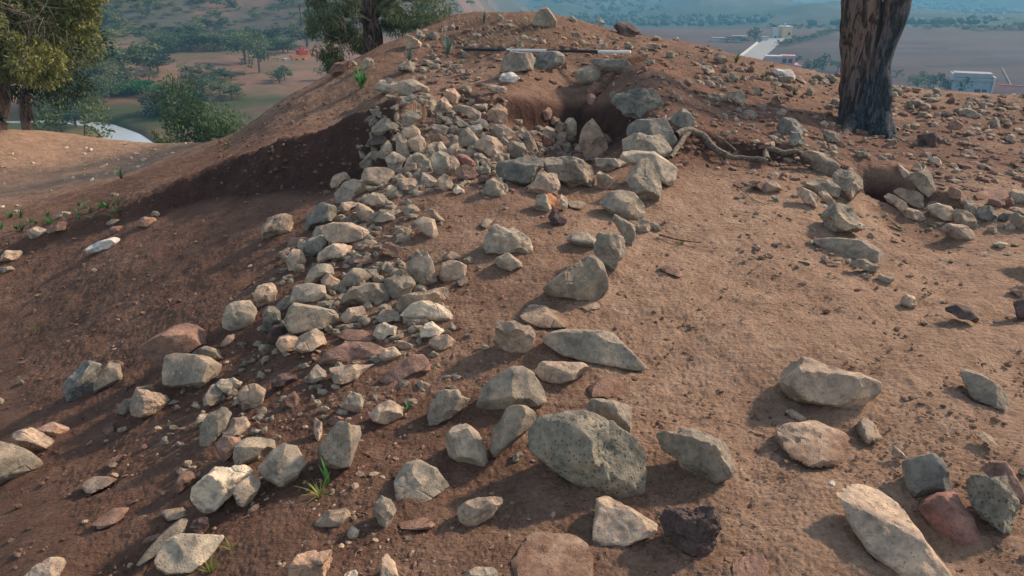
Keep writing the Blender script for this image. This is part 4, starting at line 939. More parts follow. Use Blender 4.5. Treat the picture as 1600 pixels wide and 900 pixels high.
for i, r in enumerate(rocks):
    V, F, c, dirt, size = rock_mesh(r['pts'], r['flags'], 1000 + i * 13, r['area'], 1 if (r['code'] == 'P' and r['area'] > 3000) else 2 if 'clod' in r['anchor'] else 0, r['code'] == 'A' or 'leaf-shaped' in r['label'])
    if i in keep:
        me = mesh_from('stone', V, F.ravel(), 3, M_ST[r['code']])
        me.set_sharp_from_angle(angle=math.radians(24)); a = me.attributes.new('dirt', 'FLOAT', 'POINT'); a.data.foreach_set('value', dirt.astype(np.float32))
        big = r['area'] > 4500
        nm = 'crumbly_clod' if 'clod' in r['anchor'] else 'boulder' if big else 'stone'
        o = link(nm, me, label=r['label'], cat='clod' if 'clod' in r['anchor'] else 'boulder' if big else 'stone', group=None if 'clod' in r['anchor'] else region(r), loc=c); rock_objs.append(o)
    else:
        rub_v.append(V + c); rub_f.append(F + nv); rub_d.append(dirt); nv += len(V)
R_ = np.random.default_rng(77)
def fill(n, poly, smin, smax):
    global nv
    px = np.array(poly, float); lo, hi = px.min(0), px.max(0); c_ = 0
    while c_ < n:
        p = R_.uniform(lo, hi); ins = False; j = len(px) - 1
        for i in range(len(px)):
            if (px[i, 1] > p[1]) != (px[j, 1] > p[1]) and p[0] < (px[j, 0] - px[i, 0]) * (p[1] - px[i, 1]) / (px[j, 1] - px[i, 1]) + px[i, 0]: ins = not ins
            j = i
        if not ins: continue
        c_ += 1; s = R_.uniform(smin, smax); th = np.sort(R_.uniform(0, 6.28, 7)); o = [(p[0] + s * math.cos(t) * R_.uniform(.8, 1.15), p[1] + s * .72 * math.sin(t) * R_.uniform(.8, 1.15)) for t in th]
        P2 = np.array(hull(o))
        if len(P2) < 4: continue
        V, F, c, dirt, size = rock_mesh(o, '', int(R_.integers(1e6)), 200); rub_v.append(V + c - np.array([0, 0, .25 * size])); rub_f.append(F + nv); rub_d.append(dirt * .8); nv += len(V)
fill(230, [(585, 140), (690, 150), (770, 200), (800, 240), (900, 290), (780, 300), (560, 300), (560, 240)], 5, 11)
fill(85, [(700, 195), (800, 203), (940, 215), (900, 250), (780, 262), (700, 250)], 6, 11)
fill(120, [(560, 300), (640, 300), (660, 400), (700, 480), (560, 520), (420, 520), (440, 400)], 7, 13)
fill(110, [(560, 300), (640, 300), (600, 400), (560, 520), (430, 520), (460, 380)], 6, 12)
fill(110, [(400, 500), (700, 480), (720, 620), (480, 660), (300, 640)], 5, 11)
fill(40, [(230, 620), (420, 640), (460, 760), (280, 760)], 5, 10)
fill(60, [(660, 40), (850, 36), (1000, 66), (1200, 110), (1600, 154), (1600, 176), (1150, 124), (900, 74), (660, 80)], 4, 9)
fill(110, [(1060, 100), (1600, 165), (1600, 290), (1300, 245), (1100, 200)], 4, 10)
fill(30, [(640, 90), (720, 70), (760, 110), (640, 130)], 4, 9)
fill(30, [(1440, 305), (1520, 315), (1600, 330), (1600, 370), (1450, 350)], 5, 10)
if rub_v:
    me = mesh_from('rubble', np.concatenate(rub_v), np.concatenate(rub_f).ravel(), 3, M_ST['G'])
    me.set_sharp_from_angle(angle=math.radians(24)); a = me.attributes.new('dirt', 'FLOAT', 'POINT'); a.data.foreach_set('value', np.concatenate(rub_d).astype(np.float32))
    link('small_rubble', me, kind='stuff', label='smallest stone chips lying among the larger stones')
# ------------------------------------------------------------------ small loose things: gravel, straw
def scatter_points(n, umin, umax, vmin, vmax, keepf=None, seed=0):
    R = np.random.default_rng(seed); u = R.uniform(umin, umax, n * 2); v = R.uniform(vmin, vmax, n * 2); out = []
    for a, b in zip(u, v):
        if keepf and R.random() > keepf(a, b): continue
        out.append((a, b))
        if len(out) >= n: break
    return out
# fast ground lookup: a table of distances over the picture
_GU = np.arange(-500, 2301, 20.0); _GV = np.arange(10, 961, 10.0)
_GT = np.array([[hit(u, v, zfull)[1] if False else 0 for u in _GU[:1]] for v in _GV[:1]])
def build_table():
    T = np.zeros((len(_GV), len(_GU))); ts = np.geomspace(1.2, 16, 260)
    for i, v in enumerate(_GV):
        D = np.array([ray(u, v) for u in _GU]); P = CAMP + D[:, None, :] * ts[None, :, None]
        g = P[..., 2] - zfull(P.reshape(-1, 3)[:, :2]).reshape(len(_GU), -1); neg = g < 0
        k = np.where(neg.any(1), neg.argmax(1), len(ts) - 1); k = np.maximum(k, 1)
        a = g[np.arange(len(_GU)), k - 1]; b = g[np.arange(len(_GU)), k]; f = np.clip(a / np.where(a - b == 0, 1, a - b), 0, 1); T[i] = ts[k - 1] + (ts[k] - ts[k - 1]) * f
    return T
_GT = build_table()
def quick_xy(u, v):
    iu = min(max((u + 500) / 20, 0), len(_GU) - 1.001); iv = min(max((v - 10) / 10, 0), len(_GV) - 1.001); a, b = int(iu), int(iv); fu, fv_ = iu - a, iv - b
    t = _GT[b, a] * (1 - fu) * (1 - fv_) + _GT[b, a + 1] * fu * (1 - fv_) + _GT[b + 1, a] * (1 - fu) * fv_ + _GT[b + 1, a + 1] * fu * fv_
    return CAMP + ray(u, v) * t, t
def gravel(name, pts, smin, smax, mat, seed, label, flatn=.6):
    R = np.random.default_rng(seed); D, F = ico(1); vs, fs, n = [], [], 0
    P = [quick_xy(u, v) for u, v in pts]; xy = np.array([p[0][:2] for p in P]); z = zfull(xy)
    for (p, t), g in zip(P, z):
        px = smin + (smax - smin) * R.random() ** 3.2; s = px * t / F_PX * .5; A = R.normal(0, 1, (3, 3)); Q, _ = np.linalg.qr(A)
        sc = np.array([R.uniform(.7, 1.4), R.uniform(.6, 1.1), flatn * R.uniform(.6, 1.2)]); V = D * (1 + .28 * R.uniform(-1, 1, (len(D), 1))) * sc * s
        th = R.uniform(0, 6.3); c, s_ = math.cos(th), math.sin(th); V = V @ np.array([[c, s_, 0], [-s_, c, 0], [0, 0, 1]]).T; V = V @ (np.eye(3) + .25 * R.uniform(-1, 1, (3, 3)))
        vs.append(V + np.array([p[0], p[1], g + .15 * s])); fs.append(F + n); n += len(V)
    me = mesh_from(name, np.concatenate(vs), np.concatenate(fs).ravel(), 3, mat, smooth=False); me.attributes.new('dirt', 'FLOAT', 'POINT').data.foreach_set('value', R.uniform(0, .7, n).astype(np.float32))
    return link(name, me, kind='stuff', label=label)
def dens_far(u, v): return 0 if (790 < u < 980 and 135 < v < 215) or (1335 < u < 1425 and 250 < v < 305) else 1.0 if (v < 115 and u > 640) else (1.0 if u > 1000 else .75 if u > 650 else .25) * (1 if v < 260 or u > 1250 else .3)
def dens_mid(u, v):
    
    if 790 < u < 980 and 135 < v < 215: return 0
    if u < 560 and v < 330: return 0
    wall = math.exp(-((u - (720 - .75 * (v - 200) if v < 560 else 520)) / 150) ** 2); return .12 + .9 * wall + (.25 if v > 560 and u < 1100 else 0)
gravel('gravel', scatter_points(6200, 620, 2200, 40, 300, dens_far, 3), 1.6, 16, M_ST['R'], 5, 'loose brown gravel strewn over the far slope of the mound')
gravel('gravel', scatter_points(2900, 640, 2200, 30, 290, dens_far, 4), 1.5, 15, M_ST['T'], 6, 'pale gravel strewn over the crest and right slope')
gravel('gravel', scatter_points(1300, 130, 900, 120, 900, dens_mid, 8), 1.6, 13, M_ST['T'], 9, 'small tan chips between the wall stones')
gravel('gravel', scatter_points(4400, -400, 2200, 300, 940, lambda u, v: .35 + .5 * (u > 380) * (v > 560) + .3 * (u > 1150), 12), 1.0, 8, M_ST['R'], 13, 'small brown soil crumbs and pebbles on the bare ground')
gravel('gravel', scatter_points(900, 1150, 2200, 240, 420, lambda u, v: 0 if (1335 < u < 1425 and 250 < v < 305) else .6, 14), 2, 14, M_ST['G'], 15, 'grey pebbles around the right-hand trench')
gravel('gravel', scatter_points(1200, 380, 2200, 520, 940, lambda u, v: .7, 52), 2, 12, M_ST['R'], 53, 'brown chips lying on the foreground soil', .5)
gravel('gravel', scatter_points(260, 0, 330, 222, 345, lambda u, v: 0 if v > 345 - .38 * u else .8 if u > 120 else .2, 16), 2, 9, M_ST['C'], 17, 'pale pebbles on the flat ground at the left')

def clods(n, us, vs, seed):
    o = gravel('soil_clods', scatter_points(n, *us, *vs, None, seed), 1.6, 9, M_SOIL, seed + 1, 'loose crumbs of the same soil on the ground', .7); me = o.data; m_ = len(me.vertices)
    a = me.attributes.new('zone', 'FLOAT_COLOR', 'POINT'); z_ = np.tile(np.array([.82 if us[0] > 600 else .4, 0, 0, 1], np.float32), (m_, 1)); a.data.foreach_set('color', z_.ravel())
clods(2600, (780, 2200), (330, 940), 201); clods(2000, (-400, 780), (330, 940), 203); clods(700, (330, 600), (150, 330), 205)
def leafmat(name, c1, c2, trans=.25):
    m, nt, b = newmat(name); g = N(nt); at = g.new('ShaderNodeAttribute', attribute_name='tone', attribute_type='GEOMETRY')
    g.link(g.ramp(at.outputs['Fac'], [(0, c1), (1, c2)]), b.inputs['Base Color']); b.inputs['Roughness'].default_value = .75; b.inputs['Specular IOR Level'].default_value = .2
    tr = g.new('ShaderNodeBsdfTranslucent'); g.link(b.inputs['Base Color'].links[0].from_socket, tr.inputs[0]); mx = g.new('ShaderNodeMixShader'); mx.inputs[0].default_value = trans
    g.link(b.outputs[0], mx.inputs[1]); g.link(tr.outputs[0], mx.inputs[2]); g.link(mx.outputs[0], nt.nodes['Material Output'].inputs[0]); return m
L_OLIVE = leafmat('olive foliage', (.07, .085, .03), (.22, .22, .07)); L_TEAL = leafmat('grey green foliage', (.045, .072, .032), (.15, .18, .08))
L_DARK = leafmat('dark foliage', (.015, .028, .016), (.05, .075, .038)); L_GREEN = leafmat('bright green leaves', (.03, .10, .03), (.10, .26, .07))
L_BUSH = leafmat('bush foliage', (.035, .065, .028), (.12, .17, .075)); L_YEL = leafmat('yellow green leaves', (.12, .15, .03), (.30, .30, .07)); L_STRAW = leafmat('dry straw', (.14, .09, .055), (.42, .33, .22))
L_BLUE = leafmat('blue green leaves', (.04, .09, .075), (.12, .20, .16))
def leaf_mesh(name, C, D, size, aspect, mat, seed, tone=None):
    """one small pointed leaf (a triangle pair) at each centre C along direction D"""
    R = np.random.default_rng(seed); n = len(C); D = D / np.maximum(np.linalg.norm(D, axis=1)[:, None], 1e-6); S = np.cross(D, R.normal(0, 1, (n, 3))); S /= np.maximum(np.linalg.norm(S, axis=1)[:, None], 1e-6)
    L = (size * R.uniform(.6, 1.3, n))[:, None]; w = L / aspect; V = np.stack([C - D * L * .5, C + S * w * .5, C + D * L * .5, C - S * w * .5], 1).reshape(-1, 3)
    me = mesh_from(name, V, np.arange(4 * n), 4, mat, smooth=False); t = R.uniform(0, 1, n) if tone is None else np.clip(tone + R.normal(0, .12, n), 0, 1)
    me.attributes.new('tone', 'FLOAT', 'FACE').data.foreach_set('value', t.astype(np.float32)); return me
def cloud(n, radii, seed, lumps=14, hollow=.35, droop=0.0):
    """leaf centres and directions for a crown made of uneven clumps; radii is the half size of the crown"""
    R = np.random.default_rng(seed); lc = R.normal(0, 1, (lumps, 3)); lc /= np.linalg.norm(lc, axis=1)[:, None]; lc *= R.uniform(.25, .85, (lumps, 1)); lr = R.uniform(.22, .48, lumps)
    k = R.integers(0, lumps, n); d = R.normal(0, 1, (n, 3)); d /= np.linalg.norm(d, axis=1)[:, None]; rr = R.uniform(hollow, 1.08, n) ** .6
    U = lc[k] + d * (lr[k] * rr)[:, None]; nz = vnoise(U * 3.3 + seed, seed); keep = nz > -.42; U, d, k = U[keep], d[keep], k[keep]
    C = U * np.array(radii); dirs = d + np.array([0, 0, -droop]) + .5 * R.normal(0, 1, d.shape); tone = .35 + .35 * np.clip(d[:, 2], -1, 1) * 0 + (R.uniform(-.3, .3, lumps))[k] + .15; return C, dirs, tone
def tube_verts(path, rad, seg=10, seed=0, rough=0.0):
    P = np.array(path, float); V, F = [], []; n = len(P)
    for i in range(n):
        t = unit(P[min(i + 1, n - 1)] - P[max(i - 1, 0)]); a = unit(np.cross(t, [0.31, .2, .93] if abs(t[2]) < .9 else [1, .1, 0])); b_ = np.cross(t, a)
        for j in range(seg):
            th = 2 * math.pi * j / seg; V.append(P[i] + rad[i] * (a * math.cos(th) + b_ * math.sin(th)))
    V = np.array(V)
    if rough:
        c = np.repeat(P, seg, 0); d = V - c; d /= np.linalg.norm(d, axis=1)[:, None]; rr = np.repeat(np.array(rad), seg); V = V + d * (rr * rough * fbm(np.stack([V[:, 0] * 9, V[:, 1] * 9, V[:, 2] * 2.4], 1) + seed, 4, seed, .55))[:, None]
    for i in range(n - 1):
        for j in range(seg): j2 = (j + 1) % seg; F.append((i * seg + j, i * seg + j2, (i + 1) * seg + j2, (i + 1) * seg + j))
    return V, F
def join(parts):
    V, F, n = [], [], 0
    for v, f in parts: V.append(v); F += [tuple(x + n for x in q) for q in f]; n += len(v)
    return np.concatenate(V), F
def poly_obj(name, V, F, mat, smooth=True, **k):
    me = bpy.data.meshes.new(name); me.from_pydata([tuple(v) for v in V], [], [tuple(int(x) for x in f) for f in F]); me.materials.append(mat)
    me.polygons.foreach_set('use_smooth', [smooth] * len(me.polygons)); me.update(); return link(name, me, **k)
def spline(pts, n):
    P = np.array(pts, float); s = np.linspace(0, len(P) - 1, n); k = np.minimum(s.astype(int), len(P) - 2); f = (s - k)[:, None]
    P0 = P[np.maximum(k - 1, 0)]; P1 = P[k]; P2 = P[k + 1]; P3 = P[np.minimum(k + 2, len(P) - 1)]
    return .5 * ((2 * P1) + (-P0 + P2) * f + (2 * P0 - 5 * P1 + 4 * P2 - P3) * f ** 2 + (-P0 + 3 * P1 - 3 * P2 + P3) * f ** 3)
def empty(name, loc, **k): o = link(name, None, loc=loc, **k); return o
def barkmat(name, c1, c2, char=None, vscale=9):
    m, nt, b = newmat(name); g = N(nt); tc = g.new('ShaderNodeTexCoord'); mp = g.new('ShaderNodeMapping'); mp.inputs['Scale'].default_value = (1, 1, .22) if vscale < 20 else (1, 1, 1); g.link(tc.outputs['Object'], mp.inputs[0]); P = mp.outputs[0]
    n1 = g.noise(P, vscale, 7, .65, .6); n2 = g.noise(P, vscale * 5, 5, .7); pl = g.ramp(g.noise(P, vscale * 2.6, 8, .75, 1.2), [(.38, 0.0), (.50, 1.0)])
    col = g.ramp(n1, [(.3, c1), (.7, c2)]); col = g.mix(col, g.ramp(n2, [(.3, .6), (.7, 1.3)]), .8, 'MULTIPLY'); col = g.mix(tuple(np.array(c1) * .35), col, pl)
    if char:      # charring climbs from the foot and along the right-hand stem
        s = g.new('ShaderNodeSeparateXYZ'); g.link(tc.outputs['Object'], s.inputs[0]); h = g.math('ADD', g.math('MULTIPLY', s.outputs[2], -.5), g.math('MULTIPLY', s.outputs[0], 1.7)); h = g.math('ADD', h, g.math('MULTIPLY_ADD', n1, .9, .40))
        col = g.mix(col, g.ramp(n2, [(.35, (.022, .028, .034)), (.62, (.07, .085, .098)), (.75, (.20, .20, .20))]), g.ramp(h, [(.02, 0.0), (.42, 1.0)]))
    g.link(col, b.inputs['Base Color']); hh = g.math('ADD', pl, g.math('MULTIPLY', n2, .8)); g.link(g.bump(hh, .03, 1.0), b.inputs['Normal']); return m
M_BARK = barkmat('brown bark', (.09, .06, .045), (.22, .15, .11)); M_CHAR = barkmat('charred bark', (.11, .075, .06), (.23, .155, .122), True, 7); M_ROOT = barkmat('grey root bark', (.22, .175, .13), (.46, .38, .29), None, 26)
M_TWIG = barkmat('pale twig', (.16, .13, .10), (.34, .29, .22), None, 30)

# ------------------------------------------------------------------ the charred trunk on the right
tb_ = at_r(1352, 190, 8.6); tb_[2] = zat(tb_[0], tb_[1]) - .12
def T_(u, v, r=8.6): return at_r(u, v, r) - tb_
trunk_parts = []
main = spline([T_(1350, 215) * 1, T_(1349, 170), T_(1347, 120), T_(1347, 60), T_(1346, 0), T_(1344, -80), T_(1350, -200), T_(1346, -330)], 60)
rr = np.interp(np.linspace(0, 1, 60), [0, .08, .16, .3, .5, 1], [.33, .25, .215, .195, .185, .15]); trunk_parts.append(tube_verts(main, rr, 56, 3, .34))
side = spline([T_(1362, 205), T_(1366, 160), T_(1369, 110), T_(1383, 60), T_(1402, 0), T_(1420, -70), T_(1443, -180), T_(1470, -300)], 50)
rr = np.interp(np.linspace(0, 1, 50), [0, .2, .4, 1], [.22, .165, .13, .09]); trunk_parts.append(tube_verts(side, rr, 36, 8, .34))
for (u, v, du, dv, w) in ((1334, 196, -34, 8, .07), (1376, 196, 34, 16, .08)):      # root flares
    a = T_(u, v - 14, 8.5); e = ground(u + du, v + dv + 14) - tb_; e[2] -= .07; trunk_parts.append(tube_verts(spline([a, a * .45 + e * .55 + np.array([0, 0, -.10]), e], 14), np.linspace(w, .018, 14), 16, 5, .5))
V, F = join(trunk_parts)
tr = empty('charred_tree', tb_, label='thick forked tree trunk, charred black at the foot, standing on the right slope', cat='tree'); poly_obj('trunk', V, F, M_CHAR, parent=tr)
br = [tube_verts(spline([main[50], main[50] + np.array([-.7, .2, .5]), main[50] + np.array([-1.4, .3, 1.5])], 14), np.linspace(.09, .03, 14), 10, 4, .15), tube_verts(spline([main[-1], main[-1] + np.array([.2, .1, .8]), main[-1] + np.array([.1, .3, 1.8])], 14), np.linspace(.16, .04, 14), 10, 4, .15)]
V, F = join(br); poly_obj('limb', V, F, M_CHAR, parent=tr)

# ------------------------------------------------------------------ the exposed root along the right-hand cut
def rt(u, v, up=.05, fwd=.06):
    p = ground(u, v + 8); d = ray(u, v); t = np.linalg.norm(p - CAMP) - fwd; return CAMP + d * t + np.array([0, 0, 0])
r0 = rt(1110, 225); root = empty('exposed_root', r0, label='grey twisted root laid bare along the edge of the right-hand cut', cat='root')
for nm, pts, rad in (('main_root', [(1058, 212), (1075, 204), (1098, 212), (1112, 228), (1130, 240), (1150, 246), (1180, 248), (1200, 252)], (.031, .016)), ('side_root', [(1076, 206), (1066, 218), (1058, 232), (1048, 246)], (.025, .014)),
                     ('looped_root', [(1198, 250), (1196, 238), (1206, 233), (1222, 238), (1244, 236), (1262, 246)], (.024, .018)), ('thin_root', [(1118, 214), (1128, 217), (1138, 226), (1150, 236)], (.012, .008))):
    P = spline([rt(*p) - r0 for p in pts], 34); P = P + .006 * np.stack([vnoise(P * 14, 5), vnoise(P * 14, 6), vnoise(P * 14, 7)], 1)
    V, F = tube_verts(P, np.linspace(*rad, 34) * (1 + .22 * vnoise(P * 12, 11)), 12, 4, .2); poly_obj(nm, V, F, M_ROOT, parent=root)

# ------------------------------------------------------------------ the black and white ranging pole
m, nt, b = newmat('pole black paint'); b.inputs['Base Color'].default_value = (.018, .018, .02, 1); b.inputs['Roughness'].default_value = .5; M_PB = m
m, nt, b = newmat('pole white paint'); b.inputs['Base Color'].default_value = (.62, .60, .56, 1); b.inputs['Roughness'].default_value = .55; M_PW = m
pa, pb_ = ground(725, 84) + np.array([0, 0, .05]), ground(985, 90) + np.array([0, 0, .05]); pa = CAMP + ray(725, 77) * np.linalg.norm(pa - CAMP); pb_ = CAMP + ray(985, 81.5) * np.linalg.norm(pb_ - CAMP)
pole = empty('ranging_pole', pa, label='long black and white banded pole laid across stones on the crest', cat='survey pole'); d_ = pb_ - pa
for a, c, nm, mt in ((0, 75 / 260, 'black_section', M_PB), (75 / 260, 140 / 260, 'white_section', M_PW), (140 / 260, 216 / 260, 'black_section', M_PB), (216 / 260, 1, 'white_section', M_PW)):
    V, F = tube_verts([d_ * a, d_ * (a + .001), d_ * (c - .001), d_ * c], [.001 if a == 0 else .016, .016, .016, .016 if c < 1 else .001], 12); poly_obj(nm, V, F, mt, parent=pole)

# ------------------------------------------------------------------ trees at the left
def twig_set(parent, base, pts, seed, n, L, mat, rad=.007):
    R = np.random.default_rng(seed); out = []
    for i in range(n):
        p = pts[R.integers(len(pts))] + R.normal(0, .16, 3); d = unit(R.normal(0, 1, 3) + np.array([.2, -.3, -1.0])) * L * R.uniform(.4, 1); out.append(tube_verts(spline([p, p + d * .5 + R.normal(0, .05, 3), p + d + R.normal(0, .08, 3)], 8), np.linspace(rad, rad * .3, 8), 5))
    V, F = join(out); return poly_obj('bare_twigs', V, F, mat, parent=parent)
def bough_set(base, top, n, reach, seed, r0=.05, droop=.1):
    R = np.random.default_rng(seed); out = []
    for i in range(n):
        f = R.uniform(.25, 1); p = base + (top - base) * f; a = R.uniform(0, 2 * math.pi); L = reach * R.uniform(.5, 1); d = np.array([math.cos(a), math.sin(a), R.uniform(.0, .7)]) * L
        P = spline([p, p + d * .5 + np.array([0, 0, .12 * L]), p + d + np.array([0, 0, -droop * L])], 9); out.append(tube_verts(P, np.linspace(r0 * R.uniform(.5, 1), .006, 9), 6))
    return out
def tree(name, base, trunk_pts, trad, blobs, mat, label, cat='tree', group=None, seed=1, leaf=.09, aspect=2.6, boughs=14, reach=1.2, droop=.4, bark=None):
    base = np.array(base, float); root_ = empty(name, base, label=label, cat=cat, group=group); P = spline([np.array(p, float) for p in trunk_pts], 26); parts = [tube_verts(P, np.interp(np.linspace(0, 1, 26), [0, .12, 1], [trad * 1.5, trad, trad * .45]), 14, seed, .18)]
    if boughs: parts += bough_set(P[4], P[-1], boughs, reach, seed, trad * .35)
    V, F = join(parts); poly_obj('trunk', V, F, bark or M_BARK, parent=root_); C, D, T = [], [], []
    for i, (c, rad, n, *tn) in enumerate(blobs):
        a, d, t = cloud(n, rad, seed * 31 + i, droop=droop); C.append(a + np.array(c)); D.append(d); T.append(t + (tn[0] if tn else 0))
    me = leaf_mesh('crown', np.concatenate(C), np.concatenate(D), leaf, aspect, mat, seed, np.concatenate(T)); link('crown', me, parent=root_); return root_
def W_(u, v, r): return at_r(u, v, r)
b1 = W_(-6, 236, 14.0); b1[2] = zat(b1[0], b1[1]) - .05
def rel(u, v, r, b): return W_(u, v, r) - b
pine = tree('pine_tree', b1, [(0, 0, 0), rel(-2, 150, 14.0, b1), rel(-14, 40, 14, b1), rel(-30, -120, 14, b1)], .17,
     [(rel(40, 30, 13.6, b1), (1.15, 1.1, .95), 13000), (rel(-60, -10, 14, b1), (1.6, 1.5, 1.4), 9000), (rel(85, -10, 14.2, b1), (.95, .9, .5), 6500), (rel(30, 95, 13.4, b1), (.75, .8, .42), 6000), (rel(48, 82, 12.7, b1), (.42, .4, .46), 3000, .55), (rel(118, 38, 13.2, b1), (.38, .4, .30), 2200, .4), (rel(120, -5, 13.2, b1), (.5, .4, .26), 2200, .2), (rel(20, -160, 14, b1), (2.2, 2, 1.3), 8000)],
     L_OLIVE, 'big olive-green tree filling the top left corner, its scaly trunk at the left edge', seed=3, leaf=.075, aspect=3.2, boughs=26, reach=2.0)
twig_set(pine, b1, [rel(u, v, 12.4, b1) for u, v in ((5, 5), (20, 10), (35, 0), (50, 15), (60, 30), (15, 30), (75, 35), (30, 60))], 4, 60, .55, M_TWIG)
b2 = W_(30, 203, 17.0); b2[2] = zat(b2[0], b2[1]) - .1
tree('leaning_tree', b2, [(0, 0, 0), rel(38, 170, 17, b2), rel(44, 130, 17, b2), rel(60, 60, 17, b2)], .10,
     [(rel(70, 95, 17, b2), (1.1, 1.1, .9), 8000), (rel(110, 60, 18, b2), (.8, .9, .7), 4500)], L_DARK, 'slender leaning dark tree behind the big olive-green one at left', seed=5, leaf=.085, aspect=2.6, boughs=14, reach=1.2)
b3 = W_(578, 84, 11.6); b3[2] = zat(b3[0], b3[1]) - .1
feath = tree('feathery_tree', b3, [(0, 0, 0), rel(582, 60, 11.6, b3), rel(578, 20, 11.6, b3), rel(590, -60, 11.6, b3), rel(600, -150, 11.6, b3)], .16,
     [(rel(520, 30, 11.4, b3), (.62, .7, .42), 10000), (rel(640, 20, 11.6, b3), (.78, .8, .40), 10000), (rel(585, -20, 12.2, b3), (1.2, .7, .5), 9000), (rel(512, 92, 12.0, b3), (.28, .3, .30), 3500), (rel(560, 66, 12.4, b3), (.5, .4, .25), 4000), (rel(590, -140, 11.6, b3), (1.5, 1.4, .8), 9000)],
     L_TEAL, 'feathery grey-green tree with a dark trunk on the left shoulder of the mound', seed=7, leaf=.055, aspect=4.5, boughs=30, reach=1.2, droop=.9)
def fr(u, v, r0=30.0):
    a, e = pix_az_e(u, v); r = np.geomspace(r0, 420, 900); g_ = zfull(np.stack([np.sin(a) * r, np.cos(a) * r], 1)) - (CAM_Z + e * r); k = np.where(g_ > 0)[0]
    k = k[k > 0]; return float(r[k[0]]) if len(k) else 150.0
twig_set(feath, b3, [rel(u, v, 11.0, b3) for u, v in ((500, 10), (530, 20), (545, 10), (540, 50))], 6, 50, .5, M_TWIG, .006)
def bush(name, u, v, r, w, h, mat, label, n=5000, leaf=.07, seed=1, group=None, cat='bush', aspect=2.4, sink=0):
    if r > 50: r = fr(u, v, 40)
    b_ = W_(u, v, r); zt = zat(b_[0], b_[1]); h += max(b_[2] - zt, 0) / (r / F_PX * 1.05); b_[2] = zt; base = np.array([b_[0], b_[1], b_[2]]); o = empty(name, base, label=label, cat=cat, group=group)
    s = r / F_PX * 1.05; C, D, T = cloud(n, (w * s * .62, w * s * .55, h * s * .62), seed, lumps=18, hollow=.2, droop=-.5); C[:, 2] += h * s * .46
    me = leaf_mesh('foliage', C, D, leaf, aspect, mat, seed, T); link('foliage', me, parent=o)
    st = [tube_verts(spline([np.array([0, 0, -.1 - (b_[2] - zt if sink == 0 else 0)]), np.array([math.cos(a), math.sin(a), 0]) * w * s * .12 + np.array([0, 0, h * s * .3]), np.array([math.cos(a), math.sin(a), 0]) * w * s * .3 + np.array([0, 0, h * s * .75])], 8), np.linspace(.03 * r / 20, .01, 8), 6) for a in np.linspace(0, 6.28, 7)[:-1]]
    V, F = join(st); poly_obj('stems', V, F, M_BARK, parent=o); return o
bush('round_bush', 321, 224, 23, 138, 90, L_BUSH, 'large round green bush in the river valley just beyond the flat ground', 34000, .11, 21)
bush('riverside_bush', 276, 178, 55, 86, 36, L_DARK, 'dark bush overhanging the right bank of the river', 6000, .28, 22)
bush('riverside_bush', 95, 205, 30, 110, 62, L_TEAL, 'broad grey-green bush on the near side of the river, beneath the leaning tree', 8000, .16, 23)
bush('riverside_bush', 140, 160, 64, 90, 60, L_TEAL, 'grey-green willow on the far bank, left of the bright reeds', 6000, .3, 24)
bush('reed_bed', 205, 148, 74, 90, 18, L_GREEN, 'low bright green reeds along the bend of the river', 3000, .3, 25, cat='reeds')
bush('riverside_bush', 246, 222, 40, 26, 24, L_OLIVE, 'small olive bush between the river and the round bush', 3000, .16, 26)
# ------------------------------------------------------------------ valley trees beyond the river
def proto(mat, seed, n, leaf, tr=.35):
    C, D, T = cloud(n, (.55, .55, .45), seed, lumps=12, hollow=.1, droop=0); C[:, 2] += .52; c = leaf_mesh('crown', C, D, leaf, 1.6, mat, seed, T)
    V, F = join([tube_verts(spline([np.array([0, 0, -.15]), np.array([.02, 0, .2]), np.array([.0, .03, .55])], 6), np.linspace(.035, .015, 6), 6), tube_verts([np.array([.01, 0, .2]), np.array([.15, .05, .5])], [.02, .008], 5)])
    me = bpy.data.meshes.new('trunk'); me.from_pydata([tuple(x) for x in V], [], F); me.materials.append(M_BARK); me.update(); return c, me
PT = [proto(L_DARK, 41, 1500, .055), proto(L_TEAL, 42, 1700, .055), proto(L_BUSH, 43, 1500, .05), proto(L_OLIVE, 44, 1300, .06), proto(L_DARK, 45, 420, .10), proto(L_TEAL, 46, 420, .10), proto(L_OLIVE, 47, 380, .11)]
_tn = 0
def far_tree(name, u, v, r, w, h, k, label, group=None, cat='tree', parts=True):
    global _tn
    _tn += 1
    if r > 60 and not (name == 'hillside_tree'): w, h, r = w, h, fr(u, v)
    p = W_(u, v, r); z = zat(p[0], p[1]); s = r / F_PX; o = empty(name, (p[0], p[1], z if abs(z - p[2]) < 6 else p[2]), label=label, cat=cat, group=group)
    o.scale = (w * s, w * s, h * s); o.rotation_euler.z = (_tn * 2.4) % 6.28; link('crown', PT[k][0], parent=o)
    if parts: link('trunk', PT[k][1], parent=o)
    return o
